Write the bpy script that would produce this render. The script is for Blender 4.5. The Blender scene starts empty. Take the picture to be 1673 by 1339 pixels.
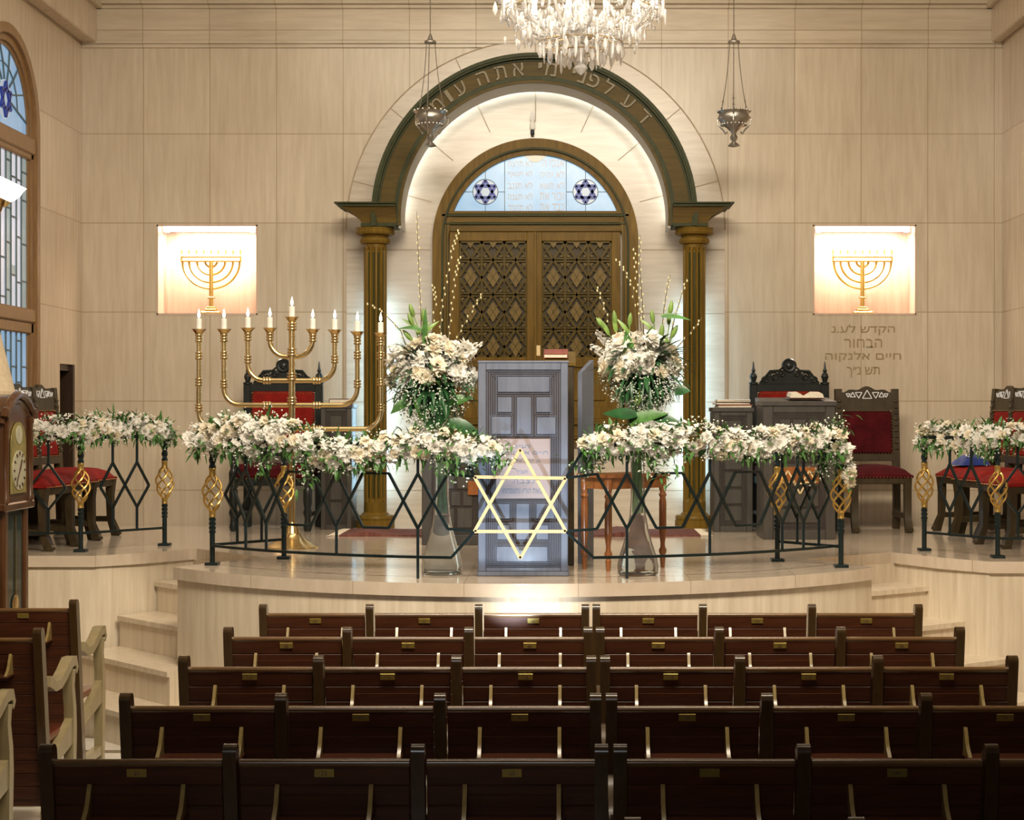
import bpy, math, random
from mathutils import Vector, Matrix
from mathutils.geometry import tessellate_polygon

# ---------------------------------------------------------------- camera, world, exposure
scene = bpy.context.scene
COL = scene.collection
PI = math.pi
FPX = 2780.0                  # focal length in pixels of the 1673-wide frame
EYE = 1.87                    # camera height above the hall floor
CX = 0.22                     # camera stands a little right of the room axis
ZP = 0.96                     # height of the platform floor
YW = 13.6                     # the back wall
XL, XR = -3.625, 3.728        # side walls

def PX(px, Y): return CX + (px - 920.0) * Y / FPX
def PZ(py, Y): return EYE - (py - 669.0) * Y / FPX

cam_d = bpy.data.cameras.new('camera')
cam_d.sensor_fit = 'HORIZONTAL'
cam_d.sensor_width = 36.0
cam_d.lens = FPX * 36.0 / 1673.0
cam_d.shift_x = -83.5 / 1673.0
cam_d.clip_end = 100
cam = bpy.data.objects.new('camera', cam_d)
COL.objects.link(cam)
cam.location = (CX, 0, EYE)
cam.rotation_euler = (PI / 2, 0, 0)
scene.camera = cam

scene.view_settings.view_transform = 'Standard'
scene.view_settings.look = 'None'
scene.view_settings.exposure = 0.0
scene.view_settings.gamma = 1.0
scene.view_settings.use_curve_mapping = False
scene.cycles.max_bounces = 8
scene.cycles.transparent_max_bounces = 12
scene.cycles.sample_clamp_indirect = 4.0
scene.cycles.use_denoising = True

world = bpy.data.worlds.new('world')
scene.world = world
world.use_nodes = True
world.node_tree.nodes['Background'].inputs[0].default_value = (1.0, 0.85, 0.68, 1)
world.node_tree.nodes['Background'].inputs[1].default_value = 0.075

def area_light(name, loc, target, size, power, color, sy=None, spread=None):
    d = bpy.data.lights.new(name, 'AREA')
    d.energy = power; d.color = color; d.size = size
    if sy: d.shape = 'RECTANGLE'; d.size_y = sy
    if spread: d.spread = spread
    o = bpy.data.objects.new(name, d); COL.objects.link(o)
    o.location = loc
    v = Vector(target) - Vector(loc)
    o.rotation_euler = v.to_track_quat('-Z', 'Y').to_euler()
    return o

def spot_light(name, loc, target, power, color, angle, blend=0.5, radius=0.05):
    d = bpy.data.lights.new(name, 'SPOT')
    d.energy = power; d.color = color; d.spot_size = angle; d.spot_blend = blend; d.shadow_soft_size = radius
    o = bpy.data.objects.new(name, d); COL.objects.link(o)
    o.location = loc
    o.rotation_euler = (Vector(target) - Vector(loc)).to_track_quat('-Z', 'Y').to_euler()
    return o

WARM = (1.0, 0.875, 0.70)
COOL = (0.62, 0.80, 1.0)
area_light('ceiling_light_platform', (0.0, 10.4, 5.5), (0.0, 12.4, 1.5), 4.5, 100, WARM, 1.6)
area_light('ceiling_light_hall', (0.3, 5.2, 5.3), (0.2, 9.8, 1.2), 3.0, 245, WARM, 0.8, 2.0)
area_light('rear_window_light', (-0.6, -2.5, 3.4), (0.0, 10.0, 1.6), 2.4, 14, (0.86, 0.92, 1.0), 1.6, 1.4)
spot_light('lectern_spot', (-0.02, 7.52, 0.84), (-0.03, 9.31, 1.32), 120, COOL, math.radians(33), 0.7, 0.025)
spot_light('platform_uplight', (0.06, 8.62, 0.62), (0.06, 8.95, 0.88), 17, (0.9, 0.94, 1.0), math.radians(90), 1.0, 0.04)

# ---------------------------------------------------------------- materials
MATS = {}
def new_mat(name):
    m = bpy.data.materials.new(name); m.use_nodes = True
    nt = m.node_tree
    return m, nt, nt.nodes['Principled BSDF']

def link(nt, a, b): nt.links.new(a, b)

def noise_col(nt, bsdf, c1, c2, scale=(1, 1, 1), nscale=5.0, detail=5.0, rough=0.6, lo=0.3, hi=0.7, coord='Object', dist=0.0):
    tc = nt.nodes.new('ShaderNodeTexCoord'); mp = nt.nodes.new('ShaderNodeMapping')
    mp.inputs['Scale'].default_value = scale
    link(nt, tc.outputs[coord], mp.inputs['Vector'])
    nz = nt.nodes.new('ShaderNodeTexNoise')
    nz.inputs['Scale'].default_value = nscale; nz.inputs['Detail'].default_value = detail
    nz.inputs['Roughness'].default_value = rough; nz.inputs['Distortion'].default_value = dist
    link(nt, mp.outputs[0], nz.inputs['Vector'])
    rp = nt.nodes.new('ShaderNodeValToRGB')
    rp.color_ramp.elements[0].position = lo; rp.color_ramp.elements[0].color = (*c1, 1)
    rp.color_ramp.elements[1].position = hi; rp.color_ramp.elements[1].color = (*c2, 1)
    link(nt, nz.outputs['Fac'], rp.inputs['Fac'])
    link(nt, rp.outputs['Color'], bsdf.inputs['Base Color'])
    return tc, mp, nz, rp

def simple(name, col, rough=0.5, metal=0.0, var=0.15, nscale=8.0, scale=(1, 1, 1), spec=0.5, coat=0.0, bump=0.0, emit=None, es=0.0, sheen=0.0):
    m, nt, b = new_mat(name)
    lo = tuple(c * (1 - var) for c in col); hi = tuple(min(1, c * (1 + var)) for c in col)
    tc, mp, nz, rp = noise_col(nt, b, lo, hi, scale, nscale)
    b.inputs['Roughness'].default_value = rough; b.inputs['Metallic'].default_value = metal
    b.inputs['Specular IOR Level'].default_value = spec
    b.inputs['Coat Weight'].default_value = coat; b.inputs['Coat Roughness'].default_value = 0.12
    b.inputs['Sheen Weight'].default_value = sheen
    if bump:
        bp = nt.nodes.new('ShaderNodeBump'); bp.inputs['Strength'].default_value = bump; bp.inputs['Distance'].default_value = 0.01
        link(nt, nz.outputs['Fac'], bp.inputs['Height']); link(nt, bp.outputs[0], b.inputs['Normal'])
    if emit:
        b.inputs['Emission Color'].default_value = (*emit, 1); b.inputs['Emission Strength'].default_value = es
    MATS[name] = m
    return m

def emitter(name, col, strength):
    return simple(name, (0.8, 0.8, 0.8), 0.4, emit=col, es=strength, var=0.02)

def math_node(nt, op, a, b=None, c=None):
    n = nt.nodes.new('ShaderNodeMath'); n.operation = op
    for i, v in enumerate((a, b, c)):
        if v is None: continue
        if isinstance(v, (int, float)): n.inputs[i].default_value = v
        else: link(nt, v, n.inputs[i])
    return n.outputs[0]

def stone(name, c1, c2, scale, axis=None, x0=1.538, px=0.532, z0=1.229, pz=0.7115, rough=0.24, jw=0.0036, mirror=True, horizontal=True):
    """polished travertine; axis 0/1 gives a panel grid of joints along that horizontal axis"""
    m, nt, b = new_mat(name)
    tc, mp, nz, rp = noise_col(nt, b, c1, c2, scale, 3.0, 8.0, 0.62, 0.28, 0.74, dist=0.25)
    b.inputs['Roughness'].default_value = rough
    # broad cloudy tone on top of the veins
    big = nt.nodes.new('ShaderNodeTexNoise'); big.inputs['Scale'].default_value = 1.1; big.inputs['Detail'].default_value = 3
    link(nt, tc.outputs['Object'], big.inputs['Vector'])
    mx = nt.nodes.new('ShaderNodeMix'); mx.data_type = 'RGBA'; mx.blend_type = 'MULTIPLY'
    mx.inputs[0].default_value = 1.0
    r2 = nt.nodes.new('ShaderNodeValToRGB')
    r2.color_ramp.elements[0].position = 0.3; r2.color_ramp.elements[0].color = (0.90, 0.88, 0.86, 1)
    r2.color_ramp.elements[1].position = 0.7; r2.color_ramp.elements[1].color = (1, 1, 1, 1)
    link(nt, big.outputs['Fac'], r2.inputs['Fac'])
    link(nt, rp.outputs['Color'], mx.inputs[6]); link(nt, r2.outputs['Color'], mx.inputs[7])
    out = mx.outputs[2]
    if axis is not None:
        sp = nt.nodes.new('ShaderNodeSeparateXYZ'); link(nt, tc.outputs['Object'], sp.inputs[0])
        x = sp.outputs[axis]
        if mirror: x = math_node(nt, 'ABSOLUTE', x)
        u = math_node(nt, 'DIVIDE', math_node(nt, 'SUBTRACT', x, x0), px)
        v = math_node(nt, 'DIVIDE', math_node(nt, 'SUBTRACT', sp.outputs[2], z0), pz)
        def near(t, p):
            f = math_node(nt, 'FRACT', math_node(nt, 'ADD', t, 100.5))
            return math_node(nt, 'MULTIPLY', math_node(nt, 'ABSOLUTE', math_node(nt, 'SUBTRACT', f, 0.5)), p)
        du, dv = near(u, px), near(v, pz)
        d = math_node(nt, 'MINIMUM', du, dv) if horizontal else du
        line = math_node(nt, 'LESS_THAN', d, jw)
        # each slab has its own tone
        fu = math_node(nt, 'FLOOR', math_node(nt, 'ADD', u, 100.0)); fv = math_node(nt, 'FLOOR', math_node(nt, 'ADD', v, 100.0))
        sg = math_node(nt, 'SIGN', sp.outputs[axis])
        cb = nt.nodes.new('ShaderNodeCombineXYZ'); link(nt, fu, cb.inputs[0]); link(nt, fv, cb.inputs[1]); link(nt, sg, cb.inputs[2])
        wn = nt.nodes.new('ShaderNodeTexWhiteNoise'); wn.noise_dimensions = '3D'; link(nt, cb.outputs[0], wn.inputs['Vector'])
        tone = math_node(nt, 'ADD', math_node(nt, 'MULTIPLY', wn.outputs['Value'], 0.10), 0.92)
        m3 = nt.nodes.new('ShaderNodeMix'); m3.data_type = 'RGBA'; m3.blend_type = 'MULTIPLY'; m3.inputs[0].default_value = 1.0
        link(nt, out, m3.inputs[6]); link(nt, tone, m3.inputs[7])
        m2 = nt.nodes.new('ShaderNodeMix'); m2.data_type = 'RGBA'
        link(nt, line, m2.inputs[0]); link(nt, m3.outputs[2], m2.inputs[6]); m2.inputs[7].default_value = (c1[0] * 0.74, c1[1] * 0.70, c1[2] * 0.6, 1)
        out = m2.outputs[2]
        bp = nt.nodes.new('ShaderNodeBump'); bp.inputs['Strength'].default_value = 0.5; bp.inputs['Distance'].default_value = 0.006
        bp.invert = True
        link(nt, line, bp.inputs['Height']); link(nt, bp.outputs[0], b.inputs['Normal'])
    link(nt, out, b.inputs['Base Color'])
    MATS[name] = m
    return m

def wood(name, c1, c2, scale, rough=0.35, coat=0.2, spec=0.5, nscale=4.0):
    m, nt, b = new_mat(name)
    noise_col(nt, b, c1, c2, scale, nscale, 7.0, 0.65, 0.3, 0.72, dist=0.6)
    b.inputs['Roughness'].default_value = rough; b.inputs['Coat Weight'].default_value = coat
    b.inputs['Coat Roughness'].default_value = 0.15; b.inputs['Specular IOR Level'].default_value = spec
    MATS[name] = m
    return m

T1, T2 = (0.535, 0.445, 0.325), (0.68, 0.59, 0.45)
stone('wall_stone', T1, T2, (9, 9, 0.7), 0)
stone('side_stone', (0.52, 0.40, 0.27), (0.67, 0.545, 0.395), (9, 9, 0.7), 1, x0=12.46, px=0.9, mirror=False)
stone('frieze_stone', T1, T2, (0.8, 0.8, 9), 0, z0=4.9, pz=3.0)
stone('niche_stone', (0.55, 0.40, 0.29), (0.70, 0.54, 0.42), (9, 9, 0.7))
stone('surround_stone', (0.49, 0.415, 0.315), (0.64, 0.56, 0.445), (0.9, 0.9, 8))
stone('riser_stone', (0.56, 0.465, 0.335), (0.78, 0.69, 0.54), (8, 8, 0.5), rough=0.3)
stone('platform_stone', (0.52, 0.425, 0.32), (0.68, 0.58, 0.46), (0.8, 7, 1), 0, x0=0.3, px=0.6, z0=0.0, pz=5.0, rough=0.12, jw=0.002, mirror=False, horizontal=False)
simple('ceiling_plaster', (0.75, 0.68, 0.58), 0.7, var=0.04)
simple('joint', (0.33, 0.25, 0.15), 0.6)
simple('inscription_paint', (0.30, 0.215, 0.09), 0.5)

def striped_floor():
    m, nt, b = new_mat('hall_floor')
    tc, mp, nz, rp = noise_col(nt, b, (0.60, 0.56, 0.48), (0.75, 0.71, 0.63), (1, 1, 1), 3.0)
    sp = nt.nodes.new('ShaderNodeSeparateXYZ'); link(nt, tc.outputs['Object'], sp.inputs[0])
    f = math_node(nt, 'FRACT', math_node(nt, 'DIVIDE', math_node(nt, 'ADD', sp.outputs[1], 20.12), 0.42))
    line = math_node(nt, 'LESS_THAN', f, 0.2)
    mx = nt.nodes.new('ShaderNodeMix'); mx.data_type = 'RGBA'
    link(nt, line, mx.inputs[0]); link(nt, rp.outputs['Color'], mx.inputs[6]); mx.inputs[7].default_value = (0.17, 0.14, 0.09, 1)
    link(nt, mx.outputs[2], b.inputs['Base Color']); b.inputs['Roughness'].default_value = 0.2
    MATS['hall_floor'] = m
striped_floor()

wood('pew_wood', (0.030, 0.0085, 0.0035), (0.080, 0.026, 0.010), (0.8, 6, 9), 0.36, 0.0, 0.25)
wood('pew_post_wood', (0.030, 0.016, 0.005), (0.058, 0.031, 0.010), (8, 8, 0.8), 0.22, 0.35, 0.4)
wood('pew_cap_wood', (0.085, 0.042, 0.014), (0.15, 0.078, 0.027), (0.8, 6, 6), 0.2, 0.5, 0.5)
wood('bracket_wood', (0.17, 0.115, 0.035), (0.27, 0.19, 0.065), (5, 5, 1.0), 0.28, 0.3)
wood('pew_seat_wood', (0.10, 0.02, 0.010), (0.18, 0.045, 0.02), (0.8, 6, 9), 0.25, 0.4)
wood('sheen_end_wood', (0.20, 0.155, 0.07), (0.29, 0.235, 0.125), (5, 5, 1.0), 0.28, 0.35)  # bench wood lightened: reflected sheen on the varnish put into the colour
wood('ark_wood', (0.105, 0.062, 0.009), (0.205, 0.122, 0.019), (7, 7, 0.7), 0.42, 0.0, 0.12)
wood('ark_wood_flat', (0.095, 0.058, 0.009), (0.165, 0.100, 0.016), (0.7, 7, 7), 0.42, 0.0, 0.12)
wood('arch_wood', (0.060, 0.040, 0.005), (0.105, 0.066, 0.008), (0.7, 7, 7), 0.42, 0.0, 0.12)
stone('soffit_stone', (0.46, 0.425, 0.35), (0.54, 0.50, 0.42), (3, 3, 3), rough=0.5)
wood('ark_dark', (0.026, 0.031, 0.009), (0.050, 0.055, 0.018), (6, 6, 1), 0.42, 0.0, 0.12)
wood('lattice_wood', (0.062, 0.043, 0.007), (0.115, 0.078, 0.014), (6, 6, 2), 0.42, 0.0, 0.12)
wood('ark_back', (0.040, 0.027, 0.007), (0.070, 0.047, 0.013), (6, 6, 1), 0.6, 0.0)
wood('diamond_wood', (0.130, 0.090, 0.024), (0.220, 0.150, 0.046), (8, 8, 2), 0.4, 0.0, 0.15)
wood('desk_wood', (0.034, 0.029, 0.023), (0.064, 0.055, 0.044), (6, 6, 0.8), 0.42, 0.15)
wood('coollit_lectern_wood', (0.095, 0.110, 0.155), (0.145, 0.165, 0.220), (6, 6, 0.7), 0.48, 0.05)  # grey-brown wood with the cool lamp's blue light put into its colour
wood('desk_groove', (0.016, 0.009, 0.008), (0.034, 0.020, 0.017), (6, 6, 1), 0.5, 0.0)
wood('ebony', (0.008, 0.011, 0.009), (0.020, 0.024, 0.020), (6, 6, 2), 0.3, 0.1, 0.4)
wood('chair_wood', (0.026, 0.017, 0.007), (0.058, 0.040, 0.017), (6, 6, 2), 0.36, 0.1, 0.4)
wood('stool_wood', (0.20, 0.065, 0.018), (0.34, 0.125, 0.035), (7, 7, 1), 0.25, 0.4)
wood('clock_wood', (0.045, 0.017, 0.006), (0.10, 0.040, 0.014), (7, 7, 0.8), 0.25, 0.4)
wood('door_wood', (0.022, 0.010, 0.004), (0.045, 0.022, 0.009), (7, 7, 0.8), 0.4, 0.1)
simple('red_velvet', (0.21, 0.010, 0.006), 0.8, var=0.3, nscale=14, spec=0.15)
simple('dark_velvet', (0.060, 0.004, 0.006), 0.85, var=0.4, nscale=10, spec=0.12)
simple('brass', (0.74, 0.56, 0.27), 0.22, 1.0, var=0.10)
simple('gold_paint', (0.55, 0.36, 0.10), 0.32, 0.85, var=0.15)
simple('gold_bright', (0.80, 0.62, 0.32), 0.45, 0.2, var=0.05)
simple('star_gold', (0.56, 0.42, 0.21), 0.5, 0.0, var=0.04, spec=0.2)
simple('letter_gold', (0.15, 0.115, 0.040), 0.45, 0.0, var=0.05)
simple('plate_brass', (0.30, 0.22, 0.05), 0.35, 0.6, var=0.1)
simple('iron', (0.006, 0.014, 0.014), 0.34, 0.2, var=0.3)
simple('silver', (0.36, 0.34, 0.30), 0.34, 0.9, var=0.15, nscale=20)
simple('nail_brass', (0.7, 0.52, 0.25), 0.3, 0.9)
simple('inlay', (0.75, 0.76, 0.78), 0.4, var=0.03)
simple('ink', (0.06, 0.02, 0.01), 0.6)
simple('plaque_ink', (0.13, 0.17, 0.24), 0.6)
simple('plaque', (0.30, 0.245, 0.245), 0.4, var=0.05)
simple('wax', (0.88, 0.86, 0.80), 0.4, var=0.03)
emitter('flame', (1.0, 0.80, 0.48), 14.0)
emitter('led', (0.86, 0.95, 0.98), 9.0)
emitter('led_blue', (0.46, 0.76, 1.0), 19.0)
emitter('bulb', (1.0, 0.88, 0.72), 55.0)
emitter('shade_glow', (1.0, 0.95, 0.88), 5.0)
simple('petal', (0.93, 0.91, 0.86), 0.6, var=0.04, spec=0.2)
simple('petal_cream', (0.90, 0.81, 0.64), 0.6, var=0.05, spec=0.2)
simple('breath', (0.82, 0.85, 0.74), 0.7, var=0.1)
simple('leaf', (0.055, 0.15, 0.03), 0.45, var=0.5, nscale=18)
simple('leaf_dark', (0.018, 0.075, 0.022), 0.38, var=0.4, nscale=14)
simple('leaf_light', (0.16, 0.26, 0.055), 0.45, var=0.3, nscale=14)
simple('twig', (0.10, 0.075, 0.03), 0.6)
simple('catkin', (0.66, 0.58, 0.32), 0.7)
simple('paper', (0.72, 0.64, 0.50), 0.7, var=0.1, nscale=40)
simple('red_cover', (0.24, 0.055, 0.030), 0.45)
simple('brown_cover', (0.075, 0.022, 0.012), 0.45)
simple('blue_velvet', (0.012, 0.035, 0.22), 0.6, var=0.4, sheen=0.3)
simple('shade_paper', (0.62, 0.50, 0.33), 0.7, var=0.12, nscale=30)
simple('lead', (0.10, 0.15, 0.17), 0.5)
simple('star_blue', (0.02, 0.05, 0.38), 0.4)
simple('window_wood', (0.25, 0.14, 0.055), 0.4, var=0.2, scale=(6, 6, 0.8))
simple('clock_glass', (0.030, 0.045, 0.040), 0.06, var=0.2)

for nm in ('petal', 'petal_cream'):
    nt = MATS[nm].node_tree; b = nt.nodes['Principled BSDF']; out = nt.nodes['Material Output']
    tr = nt.nodes.new('ShaderNodeBsdfTranslucent'); tr.inputs[0].default_value = (0.95, 0.92, 0.84, 1)
    mxs = nt.nodes.new('ShaderNodeMixShader'); mxs.inputs[0].default_value = 0.38
    link(nt, b.outputs[0], mxs.inputs[1]); link(nt, tr.outputs[0], mxs.inputs[2]); link(nt, mxs.outputs[0], out.inputs['Surface'])

def glass(name, col=(1, 1, 1), rough=0.02, ior=1.45):
    m, nt, b = new_mat(name)
    b.inputs['Base Color'].default_value = (*col, 1); b.inputs['Transmission Weight'].default_value = 1.0
    b.inputs['Roughness'].default_value = rough; b.inputs['IOR'].default_value = ior
    MATS[name] = m
glass('vase_glass', (0.99, 1.0, 0.985), 0.02, 1.12)
glass('water', (0.985, 0.985, 0.94), 0.02, 1.06)
simple('stem_green', (0.13, 0.30, 0.06), 0.5, var=0.4, nscale=30)
simple('dial_gold', (0.30, 0.25, 0.08), 0.4, 0.3, var=0.3, nscale=20)
simple('dial_ring', (0.42, 0.40, 0.28), 0.5, var=0.1)
glass('crystal', (1.0, 0.99, 0.97), 0.05, 1.35)
MATS['vase_glass'].node_tree.nodes['Principled BSDF'].inputs['Transmission Weight'].default_value = 0.95
MATS['crystal'].node_tree.nodes['Principled BSDF'].inputs['Transmission Weight'].default_value = 0.62

def lit_glass(name, c1, c2, es, scale=2.0, transl=True):
    """stained glass lit from behind"""
    m, nt, b = new_mat(name)
    tc, mp, nz, rp = noise_col(nt, b, c1, c2, (1, 1, 1), scale)
    b.inputs['Roughness'].default_value = 0.25
    link(nt, rp.outputs['Color'], b.inputs['Emission Color']); b.inputs['Emission Strength'].default_value = es
    for l in list(b.inputs['Base Color'].links): nt.links.remove(l)
    b.inputs['Base Color'].default_value = (0.03, 0.035, 0.04, 1)
    MATS[name] = m
lit_glass('tympanum_glass', (0.16, 0.42, 0.70), (0.42, 0.66, 0.84), 0.8, 2.2)
lit_glass('medallion_glass', (0.55, 0.66, 0.74), (0.70, 0.76, 0.80), 0.6, 10)
lit_glass('cream_glass', (0.78, 0.56, 0.30), (0.85, 0.66, 0.40), 0.55, 10)
lit_glass('script_glass', (0.78, 0.62, 0.52), (0.85, 0.70, 0.60), 0.42, 10)
lit_glass('pane_blue', (0.22, 0.40, 0.62), (0.36, 0.55, 0.75), 0.75, 3)
lit_glass('pane_pale', (0.62, 0.66, 0.72), (0.85, 0.78, 0.84), 0.8, 2.5)
lit_glass('pane_green', (0.36, 0.44, 0.42), (0.48, 0.56, 0.54), 0.6, 4)

# ---------------------------------------------------------------- mesh building
class MB:
    def __init__(s): s.v = []; s.f = []; s.mi = []; s.xf = None; s.cur = 0
    def add(s, vs, fs):
        o = len(s.v)
        if s.xf is not None: vs = [tuple(s.xf @ Vector(p)) for p in vs]
        s.v += [tuple(p) for p in vs]
        for f in fs: s.f.append(tuple(i + o for i in f)); s.mi.append(s.cur)
        return s
    def box(s, c, d, b=0.0, rot=None):
        hx, hy, hz = d[0] / 2, d[1] / 2, d[2] / 2
        b = min(b, hx * 0.9, hy * 0.9, hz * 0.9)
        h = (hx, hy, hz)
        vs, fs = [], []
        if b <= 0:
            for x in (-1, 1):
                for y in (-1, 1):
                    for z in (-1, 1): vs.append(Vector((x * hx, y * hy, z * hz)))
            fs = [(0, 1, 3, 2), (4, 6, 7, 5), (0, 4, 5, 1), (2, 3, 7, 6), (0, 2, 6, 4), (1, 5, 7, 3)]
        else:
            idx = {}
            for x in (-1, 1):
                for y in (-1, 1):
                    for z in (-1, 1):
                        sg = (x, y, z)
                        for k in range(3):
                            idx[(sg, k)] = len(vs)
                            vs.append(Vector([sg[i] * (h[i] if i == k else h[i] - b) for i in range(3)]))
            raw = []
            for k in range(3):
                a, c2 = [i for i in range(3) if i != k]
                for sk in (-1, 1):
                    q = []
                    for sa, sc in ((-1, -1), (1, -1), (1, 1), (-1, 1)):
                        sg = [0, 0, 0]; sg[k] = sk; sg[a] = sa; sg[c2] = sc
                        q.append(idx[(tuple(sg), k)])
                    raw.append(q)
            for k in range(3):
                a, c2 = [i for i in range(3) if i != k]
                for sa in (-1, 1):
                    for sc in (-1, 1):
                        q = []
                        for sk, first in ((-1, True), (1, False)):
                            sg = [0, 0, 0]; sg[k] = sk; sg[a] = sa; sg[c2] = sc
                            t = tuple(sg)
                            q += [idx[(t, a)], idx[(t, c2)]] if first else [idx[(t, c2)], idx[(t, a)]]
                        raw.append(q)
            for x in (-1, 1):
                for y in (-1, 1):
                    for z in (-1, 1): raw.append([idx[((x, y, z), k)] for k in range(3)])
            for q in raw:
                n = (vs[q[1]] - vs[q[0]]).cross(vs[q[2]] - vs[q[0]])
                cen = sum((vs[i] for i in q), Vector()) / len(q)
                fs.append(tuple(q) if n.dot(cen) > 0 else tuple(reversed(q)))
        C = Vector(c)
        if rot is not None: vs = [rot @ p for p in vs]
        return s.add([p + C for p in vs], fs)
    def span(s, a, b_, bev=0.0):
        return s.box([(a[i] + b_[i]) / 2 for i in range(3)], [abs(b_[i] - a[i]) for i in range(3)], bev)
    def prism(s, pts, vec):
        """planar polygon (3-D points) pushed along vec"""
        n = len(pts); P = [Vector(p) for p in pts]; V = Vector(vec)
        nrm = Vector()
        for i in range(n):
            nrm += P[i].cross(P[(i + 1) % n])
        if nrm.dot(V) > 0: P.reverse()
        vs = P + [p + V for p in P]
        fs = [tuple(range(n)), tuple(reversed(range(n, 2 * n)))]
        for i in range(n):
            j = (i + 1) % n
            fs.append((i, i + n, j + n, j))
        return s.add(vs, fs)
    def tube(s, pts, r, n=8, closed=False, caps=True, squash=None):
        P = [Vector(p) for p in pts]; k = len(P)
        R = r if isinstance(r, (list, tuple)) else [r] * k
        T = []
        for i in range(k):
            if closed: t = P[(i + 1) % k] - P[i - 1]
            else: t = P[min(i + 1, k - 1)] - P[max(i - 1, 0)]
            T.append(t.normalized() if t.length > 1e-9 else Vector((0, 0, 1)))
        up = Vector((0, 0, 1)) if abs(T[0].z) < 0.9 else Vector((1, 0, 0))
        N = (up - T[0] * up.dot(T[0])).normalized()
        vs = []
        for i in range(k):
            N = N - T[i] * N.dot(T[i])
            N = N.normalized() if N.length > 1e-6 else T[i].orthogonal().normalized()
            Bn = T[i].cross(N)
            for j in range(n):
                a = 2 * PI * (j + 0.5) / n
                vs.append(P[i] + N * (math.cos(a) * R[i]) + Bn * (math.sin(a) * R[i] * (squash or 1)))
        fs = []
        for i in range(k if closed else k - 1):
            i2 = (i + 1) % k
            for j in range(n):
                j2 = (j + 1) % n
                fs.append((i * n + j, i * n + j2, i2 * n + j2, i2 * n + j))
        if caps and not closed:
            fs.append(tuple(reversed(range(n)))); fs.append(tuple(range((k - 1) * n, k * n)))
        return s.add(vs, fs)
    def bar(s, a, b_, w):
        """square bar between two points"""
        return s.tube([a, b_], w * 0.7071, 4)
    def lathe(s, prof, n=20, o=(0, 0, 0), rot=None, a0=0.0, flute=None):
        O = Vector(o); vs, fs = [], []
        k = len(prof)
        for (r, z) in prof:
            for j in range(n):
                a = a0 + 2 * PI * j / n
                rr = max(r, 1e-4)
                p = Vector((rr * math.cos(a), rr * math.sin(a), z))
                if rot is not None: p = rot @ p
                vs.append(p + O)
        for i in range(k - 1):
            for j in range(n):
                j2 = (j + 1) % n
                fs.append((i * n + j, i * n + j2, (i + 1) * n + j2, (i + 1) * n + j))
        fs.append(tuple(reversed(range(n)))); fs.append(tuple(range((k - 1) * n, k * n)))
        return s.add(vs, fs)
    def ring(s, prof, c, a0, a1, n=48, cap=True):
        """closed profile of (radius, y) swept round the point c=(x,z) in the wall plane"""
        k = len(prof); vs, fs = [], []
        for i in range(n + 1):
            a = a0 + (a1 - a0) * i / n
            for (r, y) in prof: vs.append((c[0] + r * math.cos(a), y, c[1] + r * math.sin(a)))
        for i in range(n):
            for j in range(k):
                j2 = (j + 1) % k
                fs.append((i * k + j, (i + 1) * k + j, (i + 1) * k + j2, i * k + j2))
        if cap: fs.append(tuple(range(k))); fs.append(tuple(reversed(range(n * k, (n + 1) * k))))
        return s.add(vs, fs)
    def ball(s, c, r, nu=10, nv=7, sc=(1, 1, 1)):
        prof = [(r * math.sin(PI * i / nv), -r * math.cos(PI * i / nv)) for i in range(nv + 1)]
        C = Vector(c); vs, fs = [], []
        for (q, z) in prof:
            for j in range(nu):
                a = 2 * PI * j / nu
                vs.append(C + Vector((q * math.cos(a) * sc[0], q * math.sin(a) * sc[1], z * sc[2])))
        for i in range(nv):
            for j in range(nu):
                j2 = (j + 1) % nu
                fs.append((i * nu + j, i * nu + j2, (i + 1) * nu + j2, (i + 1) * nu + j))
        return s.add(vs, fs)
    def octa(s, c, r, h=None):
        h = h or r; x, y, z = c
        return s.add([(x + r, y, z), (x, y + r, z), (x - r, y, z), (x, y - r, z), (x, y, z + h), (x, y, z - h)],
                     [(0, 1, 4), (1, 2, 4), (2, 3, 4), (3, 0, 4), (1, 0, 5), (2, 1, 5), (3, 2, 5), (0, 3, 5)])
    def ribbon(s, path, half, x0, x1):
        """a thick band following (y,z) points, with half-thickness, between x0 and x1"""
        k = len(path); H = half if isinstance(half, (list, tuple)) else [half] * k
        L, R = [], []
        for i in range(k):
            a = Vector(path[max(i - 1, 0)]); b_ = Vector(path[min(i + 1, k - 1)])
            t = (b_ - a).normalized(); nn = Vector((-t.y, t.x))
            p = Vector(path[i])
            L.append(p + nn * H[i]); R.append(p - nn * H[i])
        vs = []
        for x in (x0, x1):
            for q in (L, R):
                vs += [(x, p.x, p.y) for p in q]
        fs = []
        for i in range(k - 1):
            a, b_ = i, i + 1
            fs.append((a, b_, k + b_, k + a)); fs.append((2 * k + a, 3 * k + a, 3 * k + b_, 2 * k + b_))
            fs.append((a, 2 * k + a, 2 * k + b_, b_)); fs.append((k + a, k + b_, 3 * k + b_, 3 * k + a))
        fs.append((0, k, 3 * k, 2 * k)); fs.append((k - 1, 3 * k - 1, 4 * k - 1, 2 * k - 1))
        return s.add(vs, fs)
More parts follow.
